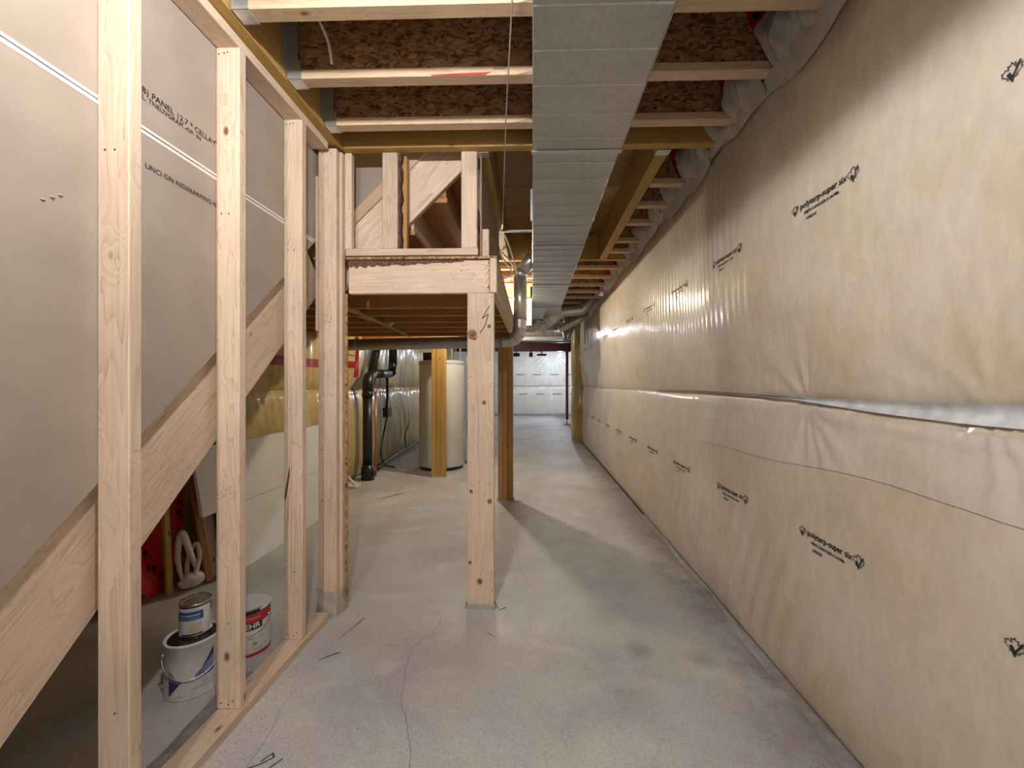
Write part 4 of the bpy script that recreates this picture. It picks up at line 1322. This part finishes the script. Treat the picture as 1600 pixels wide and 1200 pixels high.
# large splattered white can
c = (-1.42, 1.68, 0.0); r = 0.095
FA = math.atan2(-c[1], -c[0])                    # side turned to the viewer
e = empty('paint_can', c, 'white paint can with violet label, spattered, under the small can', 'paint can')
lathe('can_body', [(r - 0.002, 0.0), (r + 0.001, 0.002), (r + 0.001, 0.006), (r - 0.001, 0.008), (r - 0.001, 0.207), (r + 0.002, 0.210), (r + 0.002, 0.218), (r - 0.003, 0.219), (r - 0.007, 0.214), (r - 0.010, 0.211)], CANW, e, 56, c)
lathe('lid', [(r - 0.009, 0.206), (r - 0.012, 0.2125), (r - 0.016, 0.2125), (r - 0.019, 0.2075), (0.0, 0.2075)], TIN, e, 56, c)
lathe('dried_paint', [(r - 0.0185, 0.2085), (r - 0.0095, 0.2105), (r - 0.0105, 0.213), (r - 0.017, 0.213)], PAINTK, e, 40, c)
can_patch('label_band', e, c, r, FA - 1.5, FA + 1.2, 0.012, 0.085, CANW, 0.0004)
can_patch('label_wave', e, c, r, FA - 0.92, FA - 0.38, 0.02, 0.1, CANN, 0.0010, top=lambda t: 0.075 + 0.03 * (1 - t), bot=lambda t: 0.018 + 0.060 * t)
can_patch('label_wave', e, c, r, FA - 0.90, FA - 0.42, 0.0, 0.1, CANV, 0.0012, top=lambda t: 0.125 - 0.055 * t, bot=lambda t: 0.082 - 0.014 * t)
can_patch('label_wave', e, c, r, FA + 0.05, FA + 0.75, 0.06, 0.1, CANV, 0.0012, top=lambda t: 0.092 + 0.055 * t, bot=lambda t: 0.075 + 0.004 * t)
can_patch('label_wave', e, c, r, FA + 0.30, FA + 0.75, 0.1, 0.16, CANN, 0.0010, top=lambda t: 0.112 + 0.065 * t, bot=lambda t: 0.110 + 0.033 * t)
can_text('label_text', e, c, r, 'SATIN', 0.022, FA + 0.42, 0.052, CANK)
can_text('label_text', e, c, r, 'INTERIOR LATEX', 0.060, FA + 0.25, 0.036, CANK)
can_text('label_text', e, c, r, '3.78 L', 0.016, FA - 0.45, 0.016, CANK)
bail(e, c, r, 0.165, FA - 0.05, 0.085, TIN)

# small can on top
c2 = (-1.432, 1.707, 0.2135); r2 = 0.056
e = empty('paint_can', c2, 'small metal can with blue label standing on the white can', 'paint can')
FA2 = math.atan2(-c2[1], -c2[0])
lathe('can_body', [(r2 - 0.002, 0.0), (r2 + 0.001, 0.001), (r2 + 0.001, 0.005), (r2 - 0.001, 0.006), (r2 - 0.001, 0.124), (r2 + 0.0015, 0.126), (r2 + 0.0015, 0.132), (r2 - 0.003, 0.133), (r2 - 0.006, 0.128)], TIN, e, 48, c2)
lathe('lid', [(r2 - 0.005, 0.126), (r2 - 0.008, 0.131), (r2 - 0.011, 0.131), (r2 - 0.014, 0.127), (0.0, 0.127)], GALVD, e, 48, c2)
can_patch('label', e, c2, r2, FA2 - 1.5, FA2 + 0.95, 0.008, 0.118, CANW, 0.0003)
can_patch('label_band', e, c2, r2, FA2 - 1.3, FA2 + 0.45, 0.068, 0.104, CANB, 0.0008)
can_patch('label_line', e, c2, r2, FA2 - 1.3, FA2 + 0.25, 0.074, 0.077, CANG, 0.0011)
can_text('label_text', e, c2, r2, 'POLYURETHANE', 0.072, FA2 - 0.38, 0.085, CANW, 0.0014, 0.0004)
can_text('label_text', e, c2, r2, 'VARATHANE', 0.040, FA2 - 0.25, 0.108, CANK, 0.0009)
can_patch('label_picture', e, c2, r2, FA2 - 0.5, FA2 + 0.35, 0.018, 0.060, CANT, 0.0008)
can_patch('label_picture', e, c2, r2, FA2 - 0.45, FA2 - 0.40, 0.014, 0.060, WHITEP, 0.0011)
can_patch('label_band', e, c2, r2, FA2 - 0.9, FA2 + 0.4, 0.0065, 0.013, CANK, 0.0012)

# red can
c3 = (-1.35, 1.915, 0.0); r3 = 0.090
FA3 = math.atan2(-c3[1], -c3[0])
e = empty('paint_can', c3, 'red and white paint can with black paint on its lid', 'paint can')
lathe('can_body', [(r3 - 0.002, 0.0), (r3 + 0.001, 0.002), (r3 + 0.001, 0.006), (r3 - 0.001, 0.008), (r3 - 0.001, 0.207), (r3 + 0.002, 0.210), (r3 + 0.002, 0.217), (r3 - 0.003, 0.218), (r3 - 0.008, 0.213)], CANW, e, 56, c3)
lathe('lid', [(r3 - 0.007, 0.210), (r3 - 0.011, 0.215), (r3 - 0.016, 0.215), (r3 - 0.020, 0.2095), (0.0, 0.2095)], CANW, e, 56, c3)
V = [(c3[0] - 0.012, c3[1], 0.2105)]
rnd = random.Random(12)
for q in range(30):
    a = 2 * PI * q / 30
    rr_ = 0.058 + 0.008 * math.sin(3 * a) + rnd.uniform(-.006, .006)
    V.append((c3[0] - 0.006 + rr_ * math.cos(a), c3[1] - 0.004 + rr_ * math.sin(a), 0.2102))
mesh('spilled_paint', V, [[0, 1 + q, 1 + (q + 1) % 30] for q in range(30)], PAINTK, e)
can_patch('spilled_rim', e, c3, r3 - 0.0075, FA3 - 1.5, FA3 + 0.7, 0.2135, 0.219, PAINTK, 0.0)
can_patch('spilled_rim', e, c3, r3, FA3 - 1.2, FA3 + 0.5, 0.204, 0.2185, PAINTK, 0.0024, bot=lambda t: 0.206 - 0.006 * abs(math.sin(t * 17)))
can_patch('label', e, c3, r3, FA3 - 1.6, FA3 + 1.55, 0.016, 0.2, CANW, 0.0003)
can_patch('label_band', e, c3, r3, FA3 - 1.6, FA3 + 1.35, 0.155, 0.203, CANR, 0.0008, bot=lambda t: 0.168 - 0.018 * math.sin(PI * t))
can_patch('label_band', e, c3, r3, FA3 - 1.6, FA3 + 1.55, 0.007, 0.022, CANR, 0.0014)
can_patch('logo_panel', e, c3, r3, FA3 - 0.75, FA3 + 0.62, 0.128, 0.162, CANK, 0.0012)
can_text('logo_text', e, c3, r3, 'BEHR', 0.078, FA3 + 0.08, 0.135, WHITEP, 0.0018, 0.0012)
can_text('label_text', e, c3, r3, 'PREMIUM PLUS', 0.066, FA3 + 0.15, 0.178, WHITEP, 0.0014)
can_text('label_text', e, c3, r3, 'INTERIOR SATIN ENAMEL', 0.085, FA3 + 0.45, 0.108, CANB, 0.0010)
can_text('label_text', e, c3, r3, 'PAINT & PRIMER', 0.060, FA3 + 0.35, 0.086, CANK, 0.0010)
can_patch('label_square', e, c3, r3, FA3 + 0.18, FA3 + 0.36, 0.055, 0.070, CANG, 0.0010)
can_text('label_text', e, c3, r3, '3.79 LITRES', 0.040, FA3 + 0.38, 0.034, CANK, 0.0010)
bail(e, c3, r3, 0.165, FA3 + PI * 0.5 + 1.45 + PI - 0.25, 0.06, TIN)

# ================================================================== CABLES AND SMALL THINGS
o = tube('hanging_wire', [(-0.02, 0.2, 2.565), (-0.068, 1.38, 2.563), (-0.13, 2.0, 2.560), (-0.255, 3.46, 2.562)], 0.0030, GALVB, None, 8)
tag(o, 'thin wire strung along under the joists left of the duct', 'wire')
o = tube('white_cable', curve_pts([(-0.96, 1.50, 2.86), (-0.90, 1.60, 2.80), (-0.855, 1.68, 2.70), (-0.850, 1.715, 2.615)], 8), 0.006, CABLE, None, 8)
tag(o, 'white cable hanging down beside the second joist', 'cable')
grp = 'white cables behind the landing corner'
for k, (pts, lb) in enumerate((
        ([(-0.36, 4.02, 2.72), (-0.34, 4.05, 2.60), (-0.27, 4.10, 2.48), (-0.22, 4.15, 2.42), (-0.25, 4.2, 2.36), (-0.33, 4.22, 2.34)], 'white cable looping lowest behind the landing corner'),
        ([(-0.30, 4.0, 2.55), (-0.24, 4.06, 2.50), (-0.19, 4.12, 2.44), (-0.20, 4.18, 2.39), (-0.30, 4.24, 2.37)], 'white cable looping above the lowest one at the landing corner'),
        ([(-0.262, 3.50, 2.58), (-0.22, 3.72, 2.54), (-0.18, 3.95, 2.45), (-0.15, 4.1, 2.36)], 'straight white cable slanting down from the metal strap'))):
    o = tube('white_cable', curve_pts(pts, 8), 0.0075, CABLE, None, 8)
    tag(o, lb, 'cable', grp)
ib = empty('insulation_batt', (-0.3, 5.56, 2.5), 'bright yellow insulation batt between joists behind the landing', 'insulation')
def batt_fn(Xx, T):
    return (Xx, 5.56 - 0.025 * np.sin(PI * T) + 0.012 * ripple_noise(Xx, T * 2, 8, 25, 9), 2.44 + 0.36 * T)
grid_mesh('batt_face', np.linspace(-0.75, -0.03, 40), np.linspace(0, 1, 20), batt_fn, YINS, ib)
boxes_mesh('batt_body', [(-0.75, -0.03, 5.56, 5.80, 2.44, 2.80)], YINS, ib)
wbd = empty('white_bulkhead', (-0.3, 5.5, 2.05), 'white sheet hanging behind the round galvanized pipe', 'sheet')
bx('sheet_panel', -0.50, -0.01, 5.49, 5.505, 2.045, 2.41, GYPW, wbd)
bx('sheet_batten', -0.50, -0.01, 5.506, 5.525, 2.045, 2.085, PINE, wbd)
bx('sheet_hanger', -0.48, -0.44, 5.484, 5.4895, 2.30, 2.57, PINE, wbd)

def sliver(name, x, y, l, a, wd, mat, lb, cat='debris', group='bits of debris on the slab'):
    ca, sa = math.cos(a), math.sin(a)
    V = []
    for (t, ww, h) in ((-.5, .1, .002), (-.1, .7, .004), (.35, 1, .005), (.5, .4, .003)):
        for (s, z) in ((-1, 0.0004), (0, h), (1, 0.0004)):
            V.append((x + t * l * ca - s * ww * wd / 2 * sa, y + t * l * sa + s * ww * wd / 2 * ca, z))
    F = []
    for i in range(3):
        F += [[3 * i, 3 * i + 3, 3 * i + 4, 3 * i + 1], [3 * i + 1, 3 * i + 4, 3 * i + 5, 3 * i + 2]]
    F += [[0, 1, 2], [11, 10, 9]]
    o = mesh(name, V, F, mat)
    tag(o, lb, cat, group)
DUST = plain('dirty_wood', (0.26, 0.22, 0.19), 0.8)
sliver('wood_splinter', -0.93, 2.09, 0.20, 1.30, 0.016, DUST, 'long tapering splinter on the slab near the corner post')
sliver('wood_splinter', -0.94, 1.872, 0.10, 0.65, 0.004, NAIL, 'dark thin splinter below the long splinter')
sliver('wood_splinter', -0.205, 2.05, 0.07, 2.4, 0.008, DUST, 'short splinter on the slab in front of the landing post')
sliver('wood_splinter', -0.17, 2.29, 0.06, 0.6, 0.006, DUST, 'small splinter at the right of the landing post foot')
sliver('wood_splinter', -0.195, 2.31, 0.05, 2.2, 0.006, DUST, 'tiny splinter touching the landing post foot')
sliver('wood_splinter', -0.17, 4.38, 0.14, 0.3, 0.05, DUST, 'torn wood scrap at the foot of the rear post')
sliver('wood_splinter', -1.60, 4.55, 0.36, 0.9, 0.05, DUST, 'flat grey stick on the slab near the drain stack')
rnd = np.random.RandomState(5)
V, F = [], []
n = 0
for _ in range(4200):
    if rnd.rand() < 0.72:
        x = 1.05 - abs(rnd.normal(0, 0.10)); yv = rnd.uniform(0.9, 6.5)
    elif rnd.rand() < 0.5:
        x = -1.07 + abs(rnd.normal(0, 0.10)); yv = rnd.uniform(0.9, 2.4)
    else:
        x = rnd.uniform(-1.0, 1.0); yv = rnd.uniform(1.0, 5.0)
    if x > 1.035: continue
    s = rnd.uniform(0.0006, 0.0012) * rnd.uniform(1, 2.4)
    a = rnd.uniform(0, 6.28)
    k = len(V)
    for q in range(3):
        V.append((x + s * math.cos(a + q * 2.1), yv + s * math.sin(a + q * 2.1), 0.0004))
    V.append((x, yv, s * 0.9 + 0.0004))
    F += [[k, k + 1, k + 3], [k + 1, k + 2, k + 3], [k + 2, k, k + 3]]
gr = mesh('grit', V, F, plain('grit', (0.17, 0.155, 0.15), 0.9, noise=0.4, nscale=3), None)
tag(gr, 'grit and dust scattered along the edges of the slab', 'grit', kind='stuff')

# ================================================================== LAMPS
for (p, s, col, lb) in BULBS:
    e = empty('ceiling_bulb', p, lb, 'lamp')
    mt = bpy.data.materials.new('lit_bulb')
    mt.use_nodes = True
    nt = mt.node_tree
    em = nt.nodes.new('ShaderNodeEmission')
    em.inputs[0].default_value = (*col, 1)
    em.inputs[1].default_value = s
    L(nt, em.outputs[0], nt.nodes['Material Output'].inputs[0])
    lathe('bulb_globe', [(0.0, -0.034), (0.013, -0.031), (0.025, -0.020), (0.030, -0.004), (0.027, 0.012), (0.018, 0.026), (0.013, 0.034)], mt, e, 12, p)
    lathe('bulb_socket', [(0.014, 0.034), (0.020, 0.038), (0.022, 0.055), (0.048, 0.062), (0.050, 0.069), (0.0, 0.070)], WHITEP, e, 16, p)
    if p[2] + 0.07 < 2.56:
        tube('bulb_stem', [(p[0], p[1], p[2] + 0.068), (p[0], p[1], 2.88)], 0.01, WHITEP, e, 8)
